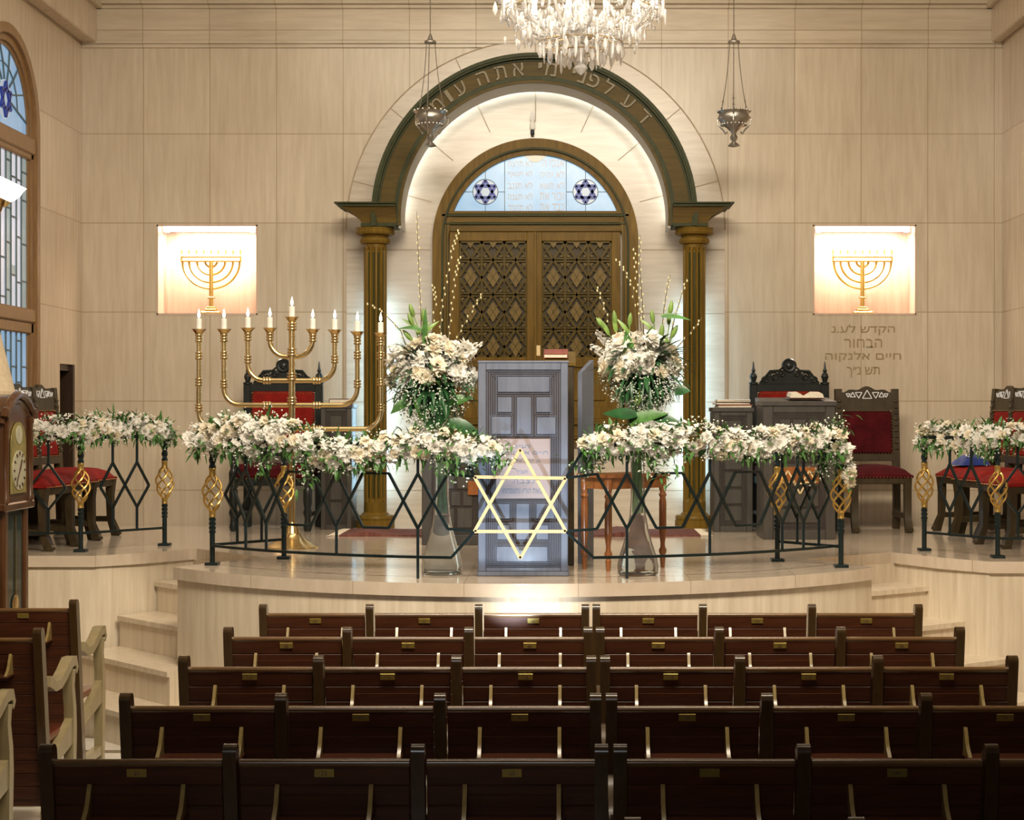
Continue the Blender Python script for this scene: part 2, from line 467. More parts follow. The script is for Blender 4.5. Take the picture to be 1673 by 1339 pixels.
    def leaf(s, p, d, up, L, W, bend=0.3, seg=4):
        P = Vector(p); D = Vector(d).normalized(); U = Vector(up); U = (U - D * U.dot(D))
        U = U.normalized() if U.length > 1e-5 else D.orthogonal().normalized()
        S = D.cross(U); vs, fs = [], []
        for i in range(seg + 1):
            t = i / seg
            w = W * math.sin(PI * (0.12 + 0.88 * t) ** 0.85) * 0.5 if t < 1 else 0.0
            c = P + D * (L * t) - U * (bend * L * t * t)
            vs += [c - S * w + U * (w * 0.35), c, c + S * w + U * (w * 0.35)]
        for i in range(seg):
            a, b_ = i * 3, i * 3 + 3
            fs += [(a, a + 1, b_ + 1, b_), (a + 1, a + 2, b_ + 2, b_ + 1)]
        return s.add(vs, fs)
    def mesh(s, name, mats, angle=35):
        me = bpy.data.meshes.new(name)
        me.from_pydata(s.v, [], s.f)
        for m in (mats if isinstance(mats, (list, tuple)) else [mats]):
            me.materials.append(MATS[m] if isinstance(m, str) else m)
        me.polygons.foreach_set('use_smooth', [True] * len(me.polygons))
        me.polygons.foreach_set('material_index', s.mi)
        me.update()
        me.set_sharp_from_angle(angle=math.radians(angle))
        return me

# ---------------------------------------------------------------- objects
def thing(name, label, cat, loc=(0, 0, 0), rz=0.0, group=None):
    o = bpy.data.objects.new(name, None); COL.objects.link(o)
    o.empty_display_size = 0.1
    o.location = loc; o.rotation_euler = (0, 0, rz)
    o['label'] = label; o['category'] = cat
    if group: o['group'] = group
    return o

def part(name, mb, mat, parent, label=None, world=False, angle=35, stuff=False):
    """one mesh object under parent; world=True when the vertices are in room coordinates"""
    me = mb if isinstance(mb, bpy.types.Mesh) else mb.mesh(name, mat, angle)
    if world:
        chain = []; p = parent
        while p is not None: chain.append(p); p = p.parent
        M = Matrix.Identity(4)
        for q in reversed(chain): M = M @ (Matrix.Translation(q.location) @ q.rotation_euler.to_matrix().to_4x4())
        me.transform(M.inverted())
    o = bpy.data.objects.new(name, me); COL.objects.link(o)
    o.parent = parent
    if label: o['label'] = label
    if stuff: o['kind'] = 'stuff'
    return o

def solo(name, mb, mat, label, cat, loc=(0, 0, 0), rz=0.0, group=None):
    o = bpy.data.objects.new(name, mb.mesh(name, mat)); COL.objects.link(o)
    o.location = loc; o.rotation_euler = (0, 0, rz)
    o['label'] = label; o['category'] = cat
    if group: o['group'] = group
    return o

def struct(name, mb, mat, parent=None, angle=35):
    o = bpy.data.objects.new(name, mb.mesh(name, mat, angle)); COL.objects.link(o)
    if parent is None: o['kind'] = 'structure'
    else: o.parent = parent
    return o

def inst(name, me, parent, loc, rot=(0, 0, 0), scale=1.0):
    o = bpy.data.objects.new(name, me); COL.objects.link(o); o.parent = parent
    o.location = loc; o.rotation_euler = rot
    o.scale = (scale, scale, scale) if isinstance(scale, (int, float)) else scale
    return o

def dup(root, loc, rz=0.0, label=None):
    def rec(o, par):
        c = o.copy(); COL.objects.link(c); c.parent = par
        for ch in o.children: rec(ch, c)
        return c
    r = rec(root, None)
    r.location = loc; r.rotation_euler = (0, 0, rz)
    if label: r['label'] = label
    return r

def text_mb(mb, s, center, width=None, height=None, depth=0.004, rot=0.0, rtl=True, size=0.1):
    """flat letters standing in the wall plane, facing the hall (-Y)"""
    cu = bpy.data.curves.new('txt', 'FONT')
    cu.body = s[::-1] if rtl else s
    cu.size = size; cu.resolution_u = 3; cu.fill_mode = 'NONE'
    ob = bpy.data.objects.new('txt', cu); COL.objects.link(ob)
    dg = bpy.context.evaluated_depsgraph_get()
    me = bpy.data.meshes.new_from_object(ob.evaluated_get(dg))
    adj = {}
    for e in me.edges:
        a, b_ = e.vertices; adj.setdefault(a, []).append(b_); adj.setdefault(b_, []).append(a)
    loops, seen = [], set()
    for st in adj:
        if st in seen: continue
        L = [st]; seen.add(st); cur = st
        while True:
            nx = [x for x in adj[cur] if x not in seen]
            if not nx: break
            cur = nx[0]; seen.add(cur); L.append(cur)
        if len(L) > 2: loops.append([me.vertices[q].co.copy() for q in L])
    bpy.data.objects.remove(ob); bpy.data.meshes.remove(me); bpy.data.curves.remove(cu)
    def area(l): return sum(l[q].x * l[(q + 1) % len(l)].y - l[(q + 1) % len(l)].x * l[q].y for q in range(len(l))) / 2
    def inside(a, b_):
        return min(p.x for p in a) >= min(p.x for p in b_) and max(p.x for p in a) <= max(p.x for p in b_) and min(p.y for p in a) >= min(p.y for p in b_) and max(p.y for p in a) <= max(p.y for p in b_)
    holes = {}
    for a in range(len(loops)):
        for b_ in range(len(loops)):
            if a != b_ and area(loops[a]) * area(loops[b_]) < 0 and abs(area(loops[a])) < abs(area(loops[b_])) and inside(loops[a], loops[b_]): holes[a] = b_
    vs, fs = [], []
    for a in range(len(loops)):
        if a in holes: continue
        grp = [loops[a]] + [loops[h] for h, o_ in holes.items() if o_ == a]
        base = len(vs); pts = [p for l in grp for p in l]; n = len(pts)
        vs += [Vector((p.x, p.y, depth / 2)) for p in pts] + [Vector((p.x, p.y, -depth / 2)) for p in pts]
        for t_ in tessellate_polygon(grp):
            A_, B_, C_ = [pts[q] for q in t_]
            t_ = t_ if (B_ - A_).cross(C_ - A_).z > 0 else tuple(reversed(t_))
            fs.append(tuple(base + q for q in t_))
        o_ = base
        for l in grp:
            m_ = len(l)
            for q in range(m_):
                r_ = (q + 1) % m_; fs.append((o_ + q, o_ + r_, o_ + r_ + n, o_ + q + n))
            o_ += m_
    if not vs: return
    x0, x1 = min(v.x for v in vs), max(v.x for v in vs); y0, y1 = min(v.y for v in vs), max(v.y for v in vs)
    sx = width / (x1 - x0) if width else None
    sy = height / (y1 - y0) if height else None
    if sx is None: sx = sy or 1
    if sy is None: sy = sx
    out = []
    c, si = math.cos(rot), math.sin(rot)
    for v in vs:
        x = (v.x - (x0 + x1) / 2) * sx; z = (v.y - (y0 + y1) / 2) * sy
        out.append((center[0] + x * c - z * si, center[1] - v.z, center[2] + x * si + z * c))
    mb.add(out, fs)
# ---------------------------------------------------------------- the setting
mb = MB(); mb.span((-7, -5, -0.1), (7, 13.6, 0)); struct('floor', mb, 'hall_floor')
mb = MB(); mb.span((-7, -5, 5.6), (7, 14.2, 5.7)); struct('ceiling', mb, 'ceiling_plaster')

# back wall with two square niches
NL = (PX(256, YW), PX(421, YW), PZ(513.5, YW), PZ(366.5, YW))
NR = (PX(1328, YW), PX(1497, YW), PZ(513.5, YW), PZ(366.5, YW))
mb = MB()
Z0, Z1 = 0.0, 5.6
TH = 0.5
def wslab(x0, x1, z0, z1): mb.span((x0, YW, z0), (x1, YW + TH, z1))
wslab(XL - 0.4, NL[0], Z0, Z1); wslab(NL[1], NR[0], Z0, Z1); wslab(NR[1], XR + 0.4, Z0, Z1)
for N in (NL, NR):
    wslab(N[0], N[1], Z0, N[2]); wslab(N[0], N[1], N[3], Z1)
back_wall = struct('wall_back', mb, 'wall_stone')
for N in (NL, NR):
    mb = MB()
    d = 0.33; t = 0.012
    mb.span((N[0], YW + d, N[2]), (N[1], YW + d + t, N[3]))
    mb.span((N[0], YW - 0.004, N[2] - 0.004), (N[1], YW + d, N[2] + t))
    mb.span((N[0], YW - 0.004, N[2]), (N[0] + t, YW + d, N[3])); mb.span((N[1] - t, YW - 0.004, N[2]), (N[1], YW + d, N[3]))
    mb.span((N[0], YW - 0.004, N[3] - t), (N[1], YW + d, N[3] + 0.004))
    struct('niche_lining', mb, 'niche_stone', back_wall)
    lx = (N[0] + N[1]) / 2
    mb = MB(); mb.span((N[0] + 0.08, YW + 0.06, N[3] - 0.045), (N[1] - 0.08, YW + 0.11, N[3] - 0.014), 0.006)
    for xx in (N[0] + 0.06, N[1] - 0.06): mb.span((xx - 0.02, YW + 0.05, N[3] - 0.05), (xx + 0.02, YW + 0.12, N[3] - 0.012), 0.004)
    struct('niche_lamp', mb, 'led', back_wall)
    area_light('niche_light', (lx, YW + 0.12, N[3] - 0.06), (lx, YW + 0.22, N[2]), 0.6, 17, (1.0, 0.87, 0.74), 0.06)

# inscription carved under the right-hand niche
mb = MB()
for s, py, w in (('הקדש לע.נ', 538, 104), ('הבחור', 560, 62), ('חיים אלנקוה', 582, 124), ('תש נ״ך', 607, 54)):
    text_mb(mb, s, (PX(1410, YW), YW - 0.003, PZ(py, YW)), width=w * YW / FPX, height=(17 if 'ק' in s or 'ך' in s else 14) * YW / FPX, depth=0.004)
struct('wall_inscription', mb, 'inscription_paint', back_wall)

# side walls; the left one has an arched window and a low doorway near the corner
WY, WR, WZ = 11.80, 0.66, 3.88     # window axis, half width, spring line
WB = 1.75                          # sill
DY0, DY1, DZ = 13.0, 13.38, 2.225
mb = MB()
def lwall(y0, y1, z0, z1): mb.span((XL - 0.45, y0, z0), (XL, y1, z1))
lwall(-5, WY - WR, 0, 5.6); lwall(WY + WR, DY0, 0, 5.6); lwall(DY1, YW, 0, 5.6); lwall(DY0, DY1, DZ, 5.6); lwall(DY0, DY1, 0, ZP)
lwall(WY - WR, WY + WR, 0, WB); lwall(WY - WR, WY + WR, WZ + WR, 5.6)
n = 24
for sgn in (-1, 1):
    pts = [(XL, WY + sgn * WR, WZ + WR)]
    for i in range(n + 1):
        a = (PI / 2) * i / n
        pts.append((XL, WY + sgn * WR * math.cos(a), WZ + WR * math.sin(a)))
    mb.prism(pts, (-0.45, 0, 0))
left_wall = struct('wall_left', mb, 'side_stone')
mb = MB(); mb.span((XR, -5, 0), (XR + 0.4, YW, 5.6)); struct('wall_right', mb, 'side_stone')
mb = MB(); mb.span((XL - 0.40, DY0, ZP), (XL - 0.34, DY1, DZ)); mb.span((XL - 0.34, DY0, ZP), (XL - 0.05, DY0 + 0.02, DZ)); 
mb.span((XL - 0.34, DY1 - 0.05, ZP), (XL + 0.006, DY1, DZ)); mb.span((XL - 0.30, DY0, DZ - 0.05), (XL - 0.02, DY1, DZ))
struct('door_1', mb, 'door_wood')

# window: wooden frame, bars and stained panes
def arc_pts(r, n=28, x=XL): return [(x, WY + r * math.cos(PI * i / n), WZ + r * math.sin(PI * i / n)) for i in range(n + 1)]
win = thing('window_1', '', '', (XL, WY, WB)); del win['label']; del win['category']; win['kind'] = 'structure'
mb = MB()
def side_frame(r0, r1, x0, x1):
    outer = arc_pts(r1); inner = arc_pts(r0)
    for i in range(28):
        mb.prism([(x0,) + outer[i][1:], (x0,) + outer[i + 1][1:], (x0,) + inner[i + 1][1:], (x0,) + inner[i][1:]], (x1 - x0, 0, 0))
    for sgn in (-1, 1):
        ya, yb = sorted((WY + sgn * r0, WY + sgn * r1))
        mb.span((x0, ya, WB), (x1, yb, WZ))
side_frame(0.600, 0.668, XL - 0.10, XL + 0.015); side_frame(0.548, 0.603, XL - 0.10, XL - 0.012); side_frame(0.522, 0.550, XL - 0.10, XL - 0.03)
part('window_frame', mb, 'window_wood', win, world=True)
mb = MB()
mb.span((XL - 0.10, WY - 0.60, 3.72), (XL + 0.004, WY + 0.60, 3.84), 0.01)
mb.span((XL - 0.10, WY - 0.60, 3.68), (XL - 0.012, WY + 0.60, 3.73), 0.01)
mb.span((XL - 0.10, WY - 0.60, 2.50), (XL + 0.004, WY + 0.60, 2.60), 0.01)
mb.span((XL - 0.10, WY - 0.60, 2.42), (XL - 0.012, WY + 0.60, 2.505), 0.01)
mb.span((XL - 0.2, WY - 0.66, WB - 0.03), (XL + 0.03, WY + 0.66, WB + 0.05), 0.01)
part('window_bar', mb, 'window_wood', win, world=True)
gx = XL - 0.045
mb = MB()
mb.prism([(gx, p[1], p[2]) for p in [(XL, WY + 0.535, 3.80)] + arc_pts(0.535) + [(XL, WY - 0.535, 3.80)]], (-0.01, 0, 0))
part('window_pane', mb, 'pane_blue', win, world=True)
mb = MB(); mb.span((gx - 0.01, WY - 0.535, 2.55), (gx, WY + 0.535, 3.80)); part('window_pane', mb, 'pane_pale', win, world=True)
mb = MB(); mb.span((gx - 0.01, WY - 0.535, WB), (gx, WY + 0.535, 2.55)); part('window_pane', mb, 'pane_blue', win, world=True)
random.seed(3)
lead = MB(); gr = MB()
def cam_bar(y0, z0, y1, z1, w=0.012): lead.bar((gx + 0.004, y0, z0), (gx + 0.004, y1, z1), w)
cols = [-0.53, -0.40, -0.29, -0.17, -0.06, 0.06, 0.17, 0.29, 0.40, 0.53]
for zlo, zhi in ((WB, 2.5), (2.6, 3.70)):
    for c in cols[1:-1]: cam_bar(WY + c, zlo, WY + c, zhi)
    for i in range(len(cols) - 1):
        z = zlo + random.uniform(0.05, 0.25)
        while z < zhi - 0.03:
            cam_bar(WY + cols[i], z, WY + cols[i + 1], z)
            if random.random() < 0.35:
                gr.span((gx - 0.002, WY + cols[i], z), (gx + 0.002, WY + cols[i + 1], min(z + 0.07, zhi)))
            z += random.uniform(0.2, 0.42)
    for i in (0, 3, 5, 8):
        gr.span((gx - 0.002, WY + cols[i], zlo), (gx + 0.0015, WY + cols[i + 1], zhi)) if zlo > 2.5 else None
part('window_tint', gr, 'pane_green', win, world=True)
SC = (WY + 0.03, 4.03)
for i in range(9):
    a = PI * i / 8
    r0 = 0.14
    cam_bar(SC[0] + r0 * math.cos(a), SC[1] + r0 * math.sin(a), WY + 0.32 * math.cos(a), SC[1] - 0.04 + 0.30 * math.sin(a))
    cam_bar(WY + 0.32 * math.cos(a), SC[1] - 0.04 + 0.30 * math.sin(a), WY + 0.52 * math.cos(a + 0.12), WZ + 0.52 * abs(math.sin(a + 0.12)))
    if i < 8:
        b = PI * (i + 1) / 8
        cam_bar(WY + 0.32 * math.cos(a), SC[1] - 0.04 + 0.30 * math.sin(a), WY + 0.32 * math.cos(b), SC[1] - 0.04 + 0.30 * math.sin(b), 0.008)
part('window_lead', lead, 'lead', win, world=True)
mb = MB(); mb.lathe([(0.135, 0), (0.135, 0.012)], 28, (gx - 0.004, SC[0], SC[1]), Matrix.Rotation(PI / 2, 3, 'Y'))
part('window_roundel', mb, 'medallion_glass', win, world=True)
def star_bars(mb, cx, cz, R, w, place):
    for ph in (PI / 2, -PI / 2):
        P = [place(cx + R * math.cos(ph + 2 * PI * k / 3), cz + R * math.sin(ph + 2 * PI * k / 3)) for k in range(3)]
        for k in range(3): mb.bar(P[k], P[(k + 1) % 3], w)
mb = MB(); star_bars(mb, SC[0], SC[1], 0.122, 0.020, lambda u, v: (gx + 0.014, u, v))
part('window_star', mb, 'star_blue', win, world=True)

# cornices
mb = MB()
mb.span((XL, YW - 0.035, PZ(72, YW)), (XR, YW, PZ(66, YW)), 0.006)
mb.span((XL, YW - 0.018, PZ(78, YW)), (XR, YW, PZ(72, YW)), 0.004)
mb.span((XL, YW - 0.02, PZ(66, YW)), (XR, YW, PZ(14, YW)))
struct('trim_frieze', mb, 'frieze_stone')
mb = MB()
for k, (py0, py1, d) in enumerate(((15, 9, 0.05), (9, 3, 0.09), (3, -40, 0.13))):
    mb.span((XL, YW - d, PZ(py0, YW)), (XR, YW, PZ(py1, YW)), 0.006)
mb.span((XL, YW - 0.35, PZ(-40, YW)), (XR, YW, 5.6))
struct('trim_cornice', mb, 'frieze_stone')
mb = MB()
for x0, x1 in ((XL, XL + 0.125), (XR - 0.09, XR)):
    mb.span((x0, -5, PZ(70, YW)), (x1, YW, PZ(12, YW)), 0.01)
    s = 0.05 if x0 < 0 else 0
    mb.span((x0 - (0 if x0 < 0 else 0.05), -5, PZ(15, YW)), (x1 + s, YW, PZ(-20, YW)), 0.01)
struct('trim_side', mb, 'side_stone')

# ---------------------------------------------------------------- the stone platform
CY, RE, RR = 11.55, 2.62, 2.42
aL, aR = math.asin(-2.02 / RE), math.asin(2.01 / RE)
A_L, B_L = (-2.21, 11.17), (-1.62, 10.52)
A_R, B_R = (2.35, 10.9), (1.68, 10.42)
def plan(off=0.0):
    pts = [(XL, 10.65 - off), (-2.70, 10.65 - off), (-2.48 + off * 0.5, 10.86 - off), (A_L[0] + off, A_L[1])]
    pts += [(B_L[0] - off, B_L[1])]
    n = 40
    for i in range(n + 1):
        a = aL + (aR - aL) * i / n
        pts.append(((RE + off) * math.sin(a), CY - (RE + off) * math.cos(a)))
    pts += [(B_R[0] + off, B_R[1]), (A_R[0] - off, A_R[1]), (2.56 - off * 0.5, 10.52 - off), (2.78, 10.24 - off), (XR, 10.24 - off)]
    return pts
mb = MB(); top = plan(0.025) + [(XR, YW), (XL, YW)]
mb.prism([(x, y, ZP - 0.07) for x, y in top], (0, 0, 0.07)); struct('floor_platform', mb, 'platform_stone', angle=50)
mb = MB(); low = plan(0.0) + [(XR, YW), (XL, YW)]
mb.prism([(x, y, 0) for x, y in low], (0, 0, ZP - 0.07)); struct('wall_platform', mb, 'riser_stone', angle=50)
for nm, A, B, d in (('stairs_left', A_L, B_L, (-0.60, -0.78)), ('stairs_right', A_R, B_R, (0.60, -0.78))):
    mb = MB()
    for k, z in enumerate((0.77, 0.58, 0.385, 0.19)):
        o = 0.30 * (k + 1)
        ab = (Vector(B) - Vector(A)).normalized() * (0.0, 0.04, 0.22, 0.4)[k]
        B2 = (B[0] + ab.x, B[1] + ab.y)
        q = [A, B, (B2[0] + d[0] * o, B2[1] + d[1] * o), (A[0] + d[0] * o, A[1] + d[1] * o)]
        mb.prism([(x, y, 0) for x, y in q], (0, 0, z - 0.03))
        o += 0.02
        q = [A, B, (B2[0] + d[0] * o, B2[1] + d[1] * o), (A[0] + d[0] * o, A[1] + d[1] * o)]
        mb.prism([(x, y, z - 0.03) for x, y in q], (0, 0, 0.03))
    struct(nm, mb, 'riser_stone')

# stone surround of the ark: an arched slab with radial joints
SR, SZ = 1.51, 3.307
mb = MB()
pts = [(-SR, YW - 0.02, ZP)] + [(SR, YW - 0.02, ZP)] + [(SR * math.cos(PI * i / 64), YW - 0.02, SZ + SR * math.sin(PI * i / 64)) for i in range(65)]
mb.prism(pts, (0, 0.02, 0)); struct('trim_surround', mb, 'surround_stone')
mb = MB()
for a in (15, 40, 65, 90, 115, 140, 165):
    c, s = math.cos(math.radians(a)), math.sin(math.radians(a))
    mb.bar((0.86 * c, YW - 0.0205, SZ + 0.86 * s), (1.505 * c, YW - 0.0205, SZ + 1.505 * s), 0.006)
for z in (3.147, 2.638, 1.934, 1.229): 
    for sg in (-1, 1): mb.span((sg * 0.84, YW - 0.0225, z - 0.003), (sg * SR, YW - 0.019, z + 0.003))
mb.ring([(SR - 0.004, YW - 0.0225), (SR + 0.006, YW - 0.0225), (SR + 0.006, YW - 0.012), (SR - 0.004, YW - 0.012)], (0, SZ), 0, PI, 72)
struct('trim_joints', mb, 'joint')
# ---------------------------------------------------------------- wooden portal: two fluted columns and a lettered arch
YC = 13.2
portal = thing('wooden_portal', 'olive brown wooden arch with raised Hebrew letters on two fluted columns', 'arch', (0, YC, ZP))
AZ = 3.356                      # arch centre
CXC = 1.237                     # column axis
YF = 13.08                      # front face of the arch
def arch_ring(name, prof, mat, a=0.0, n=72, label=None):
    mb = MB(); mb.ring(prof, (0, AZ), -a, PI + a, n)
    return part(name, mb, mat, portal, label, world=True)
arch_ring('arch_band', [(1.075, YF + 0.02), (1.225, YF + 0.02), (1.225, YC + 0.14), (1.075, YC + 0.14)], 'arch_wood', 0.06)
arch_ring('inner_band', [(1.029, YF + 0.004), (1.052, YF + 0.004), (1.052, YC - 0.09), (1.029, YC - 0.09)], 'arch_wood', 0.06)
for r0, r1, y in ((1.050, 1.072, YF + 0.001), (1.072, 1.084, YF + 0.012), (1.196, 1.212, YF + 0.012), (1.212, 1.246, YF - 0.03), (1.226, 1.252, YF - 0.045)):
    arch_ring('arch_moulding', [(r0, y), (r1, y), (r1, YC + (0.1 if r0 > 1.04 else -0.09)), (r0, YC + (0.1 if r0 > 1.04 else -0.09))], 'ark_dark', 0.06, label='dark olive moulding')
arch_ring('soffit', [(1.030, YF + 0.032), (1.052, YF + 0.032), (1.052, YW - 0.14), (1.030, YW - 0.14)], 'soffit_stone', 0.08, label='pale stone soffit')
arch_ring('light_strip', [(1.052, YW - 0.085), (1.066, YW - 0.085), (1.066, YW - 0.055), (1.052, YW - 0.055)], 'led', -0.02, label='hidden white light strip')
# the raised letters, right to left along the curve
mb = MB()
LET = [('ד', 42.5), ('ע', 50.8), ('ל', 60.2), ('פ', 66.4), ('נ', 71.2), ('י', 74.6), ('מ', 83.6), ('י', 87.8), ('א', 96.3), ('ת', 103.3), ('ה', 110.6), ('ע', 120.0), ('ו', 125.4), ('מ', 131.2), ('ד', 137.6)]
HT = {'י': (0.03, 0.045), 'ל': (0.075, 0.125), 'ו': (0.03, 0.10), 'נ': (0.055, 0.10)}
for ch, a in LET:
    w, h = HT.get(ch, (0.085, 0.10))
    r = 1.138 + (0.025 if ch == 'י' else 0) + (0.012 if ch == 'ל' else 0)
    t = math.radians(a)
    text_mb(mb, ch, (r * math.cos(t), YF + 0.012, AZ + r * math.sin(t)), width=w, height=h, depth=0.018, rot=t - PI / 2)
part('lettering', mb, 'letter_gold', portal, 'raised gold Hebrew lettering', world=True, angle=1)
# imposts: flared blocks the arch stands on
zb, zt = PZ(372, YC), PZ(335, YC)
for sg in (-1, 1):
    mb = MB()
    prof = [(0.0, zb - 0.01), (-0.03, zb), (-0.05, zb + 0.015)]
    # stack of slabs, each a little wider, following an S curve
    n = 12
    xi = 1.062
    def slab(z0, z1, out, fw):
        xo = 1.30 + out
        a, b = (xi, xo) if sg > 0 else (-xo, -xi)
        mb.span((a, YC - 0.10 - fw, z0), (b, YC + 0.16, z1), 0.002)
    for i in range(n):
        t = i / (n - 1); tt = (i + 0.5) / n
        z0 = zb + 0.025 + (zt - zb - 0.055) * i / n; z1 = zb + 0.025 + (zt - zb - 0.055) * (i + 1) / n
        out = 0.03 + 0.145 * (tt ** 1.7); slab(z0, z1, out, 0.02 + 0.09 * tt ** 1.7)
    o = part('impost', mb, 'ark_wood_flat', portal, world=True)
    mb = MB()
    slab(zb, zb + 0.026, 0.035, 0.03); slab(zt - 0.032, zt - 0.012, 0.195, 0.125); slab(zt - 0.012, zt, 0.225, 0.145)
    part('impost_edge', mb, 'ark_dark', o, 'dark olive edging', world=True)
    # column
    x = sg * CXC
    zc = PZ(398, YC)
    mb = MB(); N = 48; vs = []; fs = []
    zs = [ZP + 0.11, ZP + 0.20, ZP + 0.22, zc - 0.055, zc - 0.03, zc]
    for i, z in enumerate(zs):
        for j in range(N):
            a = 2 * PI * j / N + PI / 12
            r = 0.0885
            ph = (j % 4)
            if 2 <= i <= 3: r -= (0.018 if ph in (1, 2) else 0.0)
            vs.append((x + r * math.cos(a), YC + r * math.sin(a), z))
    for i in range(len(zs) - 1):
        for j in range(N):
            j2 = (j + 1) % N
            fs.append((i * N + j, i * N + j2, (i + 1) * N + j2, (i + 1) * N + j))
    mb.add(vs, fs); part('column_shaft', mb, 'ark_wood', portal, world=True, angle=20)
    mb = MB()
    for k in range(12):
        a = 2 * PI * (k * 4 + 1.5) / N + PI / 12
        ca, sa = math.cos(a), math.sin(a)
        mb.box((x + 0.0715 * ca, YC + 0.0715 * sa, (zs[2] + zs[3]) / 2), (0.008, 0.012, zs[3] - zs[2] - 0.03), 0, Matrix.Rotation(a, 3, 'Z'))
    part('column_flute', mb, 'ark_dark', portal, 'dark flutes', world=True)
    mb = MB()
    mb.lathe([(0.089, zc - 0.004), (0.112, zc), (0.120, zc + 0.02), (0.112, zc + 0.042), (0.098, zc + 0.046), (0.100, zc + 0.056), (0.145, zc + 0.07), (0.152, zc + 0.085), (0.145, zc + 0.10), (0.15, zb - 0.003)], 32, (x, YC, 0))
    part('column_capital', mb, 'ark_wood', portal, world=True)
    mb = MB()
    mb.lathe([(0.150, ZP), (0.150, ZP + 0.055), (0.142, ZP + 0.06), (0.148, ZP + 0.075), (0.142, ZP + 0.095), (0.11, ZP + 0.10), (0.10, ZP + 0.112), (0.089, ZP + 0.12)], 32, (x, YC, 0))
    part('column_base', mb, 'ark_wood', portal, world=True)
    mb = MB(); mb.span((x - 0.03, YW - 0.17, ZP + 0.25), (x + 0.03, YW - 0.15, zc - 0.42))
    part('light_strip', mb, 'led_blue', portal, 'cool light strip behind the column', world=True)

# ---------------------------------------------------------------- the ark
YA = YW - 0.02
ark = thing('ark_doorway', 'arched wooden holy ark with carved lattice doors and blue glass lunette', 'ark', (0, YA - 0.06, ZP))
KZ, KR = 3.206, 0.816
za = 1.62
def aframe(name, r0, r1, y0, y1, mat, z0=za, label=None):
    mb = MB(); mb.ring([(r0, y0), (r1, y0), (r1, y1), (r0, y1)], (0, KZ), 0, PI, 64)
    for sg in (-1, 1): mb.span((sg * r0, y0, z0), (sg * r1, y1, KZ))
    return part(name, mb, mat, ark, label, world=True)
aframe('frame', 0.742, KR, YA - 0.10, YA, 'ark_wood')
aframe('frame_moulding', 0.728, 0.744, YA - 0.112, YA, 'ark_dark', label='dark olive moulding')
aframe('inner_frame', 0.69, 0.730, YA - 0.085, YA, 'ark_wood')
zT0, zT1 = PZ(379, YA), PZ(346, YA)
mb = MB()
mb.span((-0.728, YA - 0.085, PZ(365, YA)), (0.728, YA, PZ(355, YA)), 0.004); mb.span((-0.728, YA - 0.07, zT0), (0.728, YA, PZ(368, YA)), 0.004)
mb.span((-0.70, YA - 0.09, PZ(351, YA)), (0.70, YA, zT1), 0.004)
part('transom', mb, 'ark_wood_flat', ark, world=True)
mb = MB()
mb.span((-0.742, YA - 0.10, PZ(355, YA)), (0.742, YA, PZ(351, YA)), 0.002); mb.span((-0.728, YA - 0.09, PZ(368, YA)), (0.728, YA, PZ(365, YA)), 0.002)
for sg in (-1, 1): mb.span((sg * 0.700, YA - 0.09, za), (sg * 0.706, YA - 0.05, zT0 + 0.05))
part('transom_line', mb, 'ark_dark', ark, 'dark olive lines', world=True)
# glass lunette
yg = YA - 0.045
mb = MB()
zg = zT1
ang = math.asin((zg - KZ) / 0.69)
pts = [(0.69 * math.cos(ang + (PI - 2 * ang) * i / 48), yg, KZ + 0.69 * math.sin(ang + (PI - 2 * ang) * i / 48)) for i in range(49)]
mb.prism(pts, (0, 0.02, 0))
gl = part('glass_panel', mb, 'tympanum_glass', ark, 'backlit pale blue glass', world=True)
mb = MB()
zc_ = PZ(313, yg)
for sx in (-1, 1):
    xm = sx * 0.398
    mb.lathe([(0.098, 0), (0.098, 0.006)], 32, (xm, yg + 0.002, zc_), Matrix.Rotation(PI / 2, 3, 'X'))
part('medallion', mb, 'medallion_glass', gl, 'pale round star medallions', world=True)
mb = MB()
for sx in (-1, 1): star_bars(mb, sx * 0.398, zc_, 0.092, 0.022, lambda u, v: (u, yg - 0.012, v))
part('star', mb, 'star_blue', gl, 'dark blue six-pointed stars', world=True)
mb = MB()
for sx in (-1, 1):
    xm = sx * 0.398
    def ld(x0, z0, x1, z1): mb.bar((x0, yg - 0.004, z0), (x1, yg - 0.004, z1), 0.005)
    def chord(x): return KZ + math.sqrt(max(0, 0.69 ** 2 - x * x))
    ld(xm, zg, xm, zc_ - 0.10); ld(xm, zc_ + 0.10, xm, chord(xm)); ld(sx * 0.245, zg, sx * 0.245, chord(0.245))
    ld(sx * 0.245, zc_, xm - sx * 0.10, zc_); ld(xm + sx * 0.10, zc_, sx * math.sqrt(0.69 ** 2 - (zc_ - KZ) ** 2), zc_)
    mb.tube([(xm + 0.1 * math.cos(2 * PI * k / 32), yg - 0.005, zc_ + 0.1 * math.sin(2 * PI * k / 32)) for k in range(32)], 0.003, 5, closed=True)
part('lead_line', mb, 'lead', gl, 'thin dark leading', world=True)
mb = MB()
rows = [266, 284, 302, 320, 338]
RT = ['אנכי ה׳', 'לא יהיה', 'לא תשא', 'זכור את', 'כבד את']
LT = ['לא תרצח', 'לא תנאף', 'לא תגנב', 'לא תענה', 'לא תחמד']
for py, r, l in zip(rows, RT, LT):
    for s, px in ((r, 902), (l, 850)):
        text_mb(mb, s, (PX(px, yg), yg - 0.004, PZ(py, yg)), width=40 * yg / FPX, height=11.5 * yg / FPX, depth=0.003)
part('lettering', mb, 'script_glass', gl, 'cream Hebrew lettering in two columns', world=True, angle=1)
mb = MB()
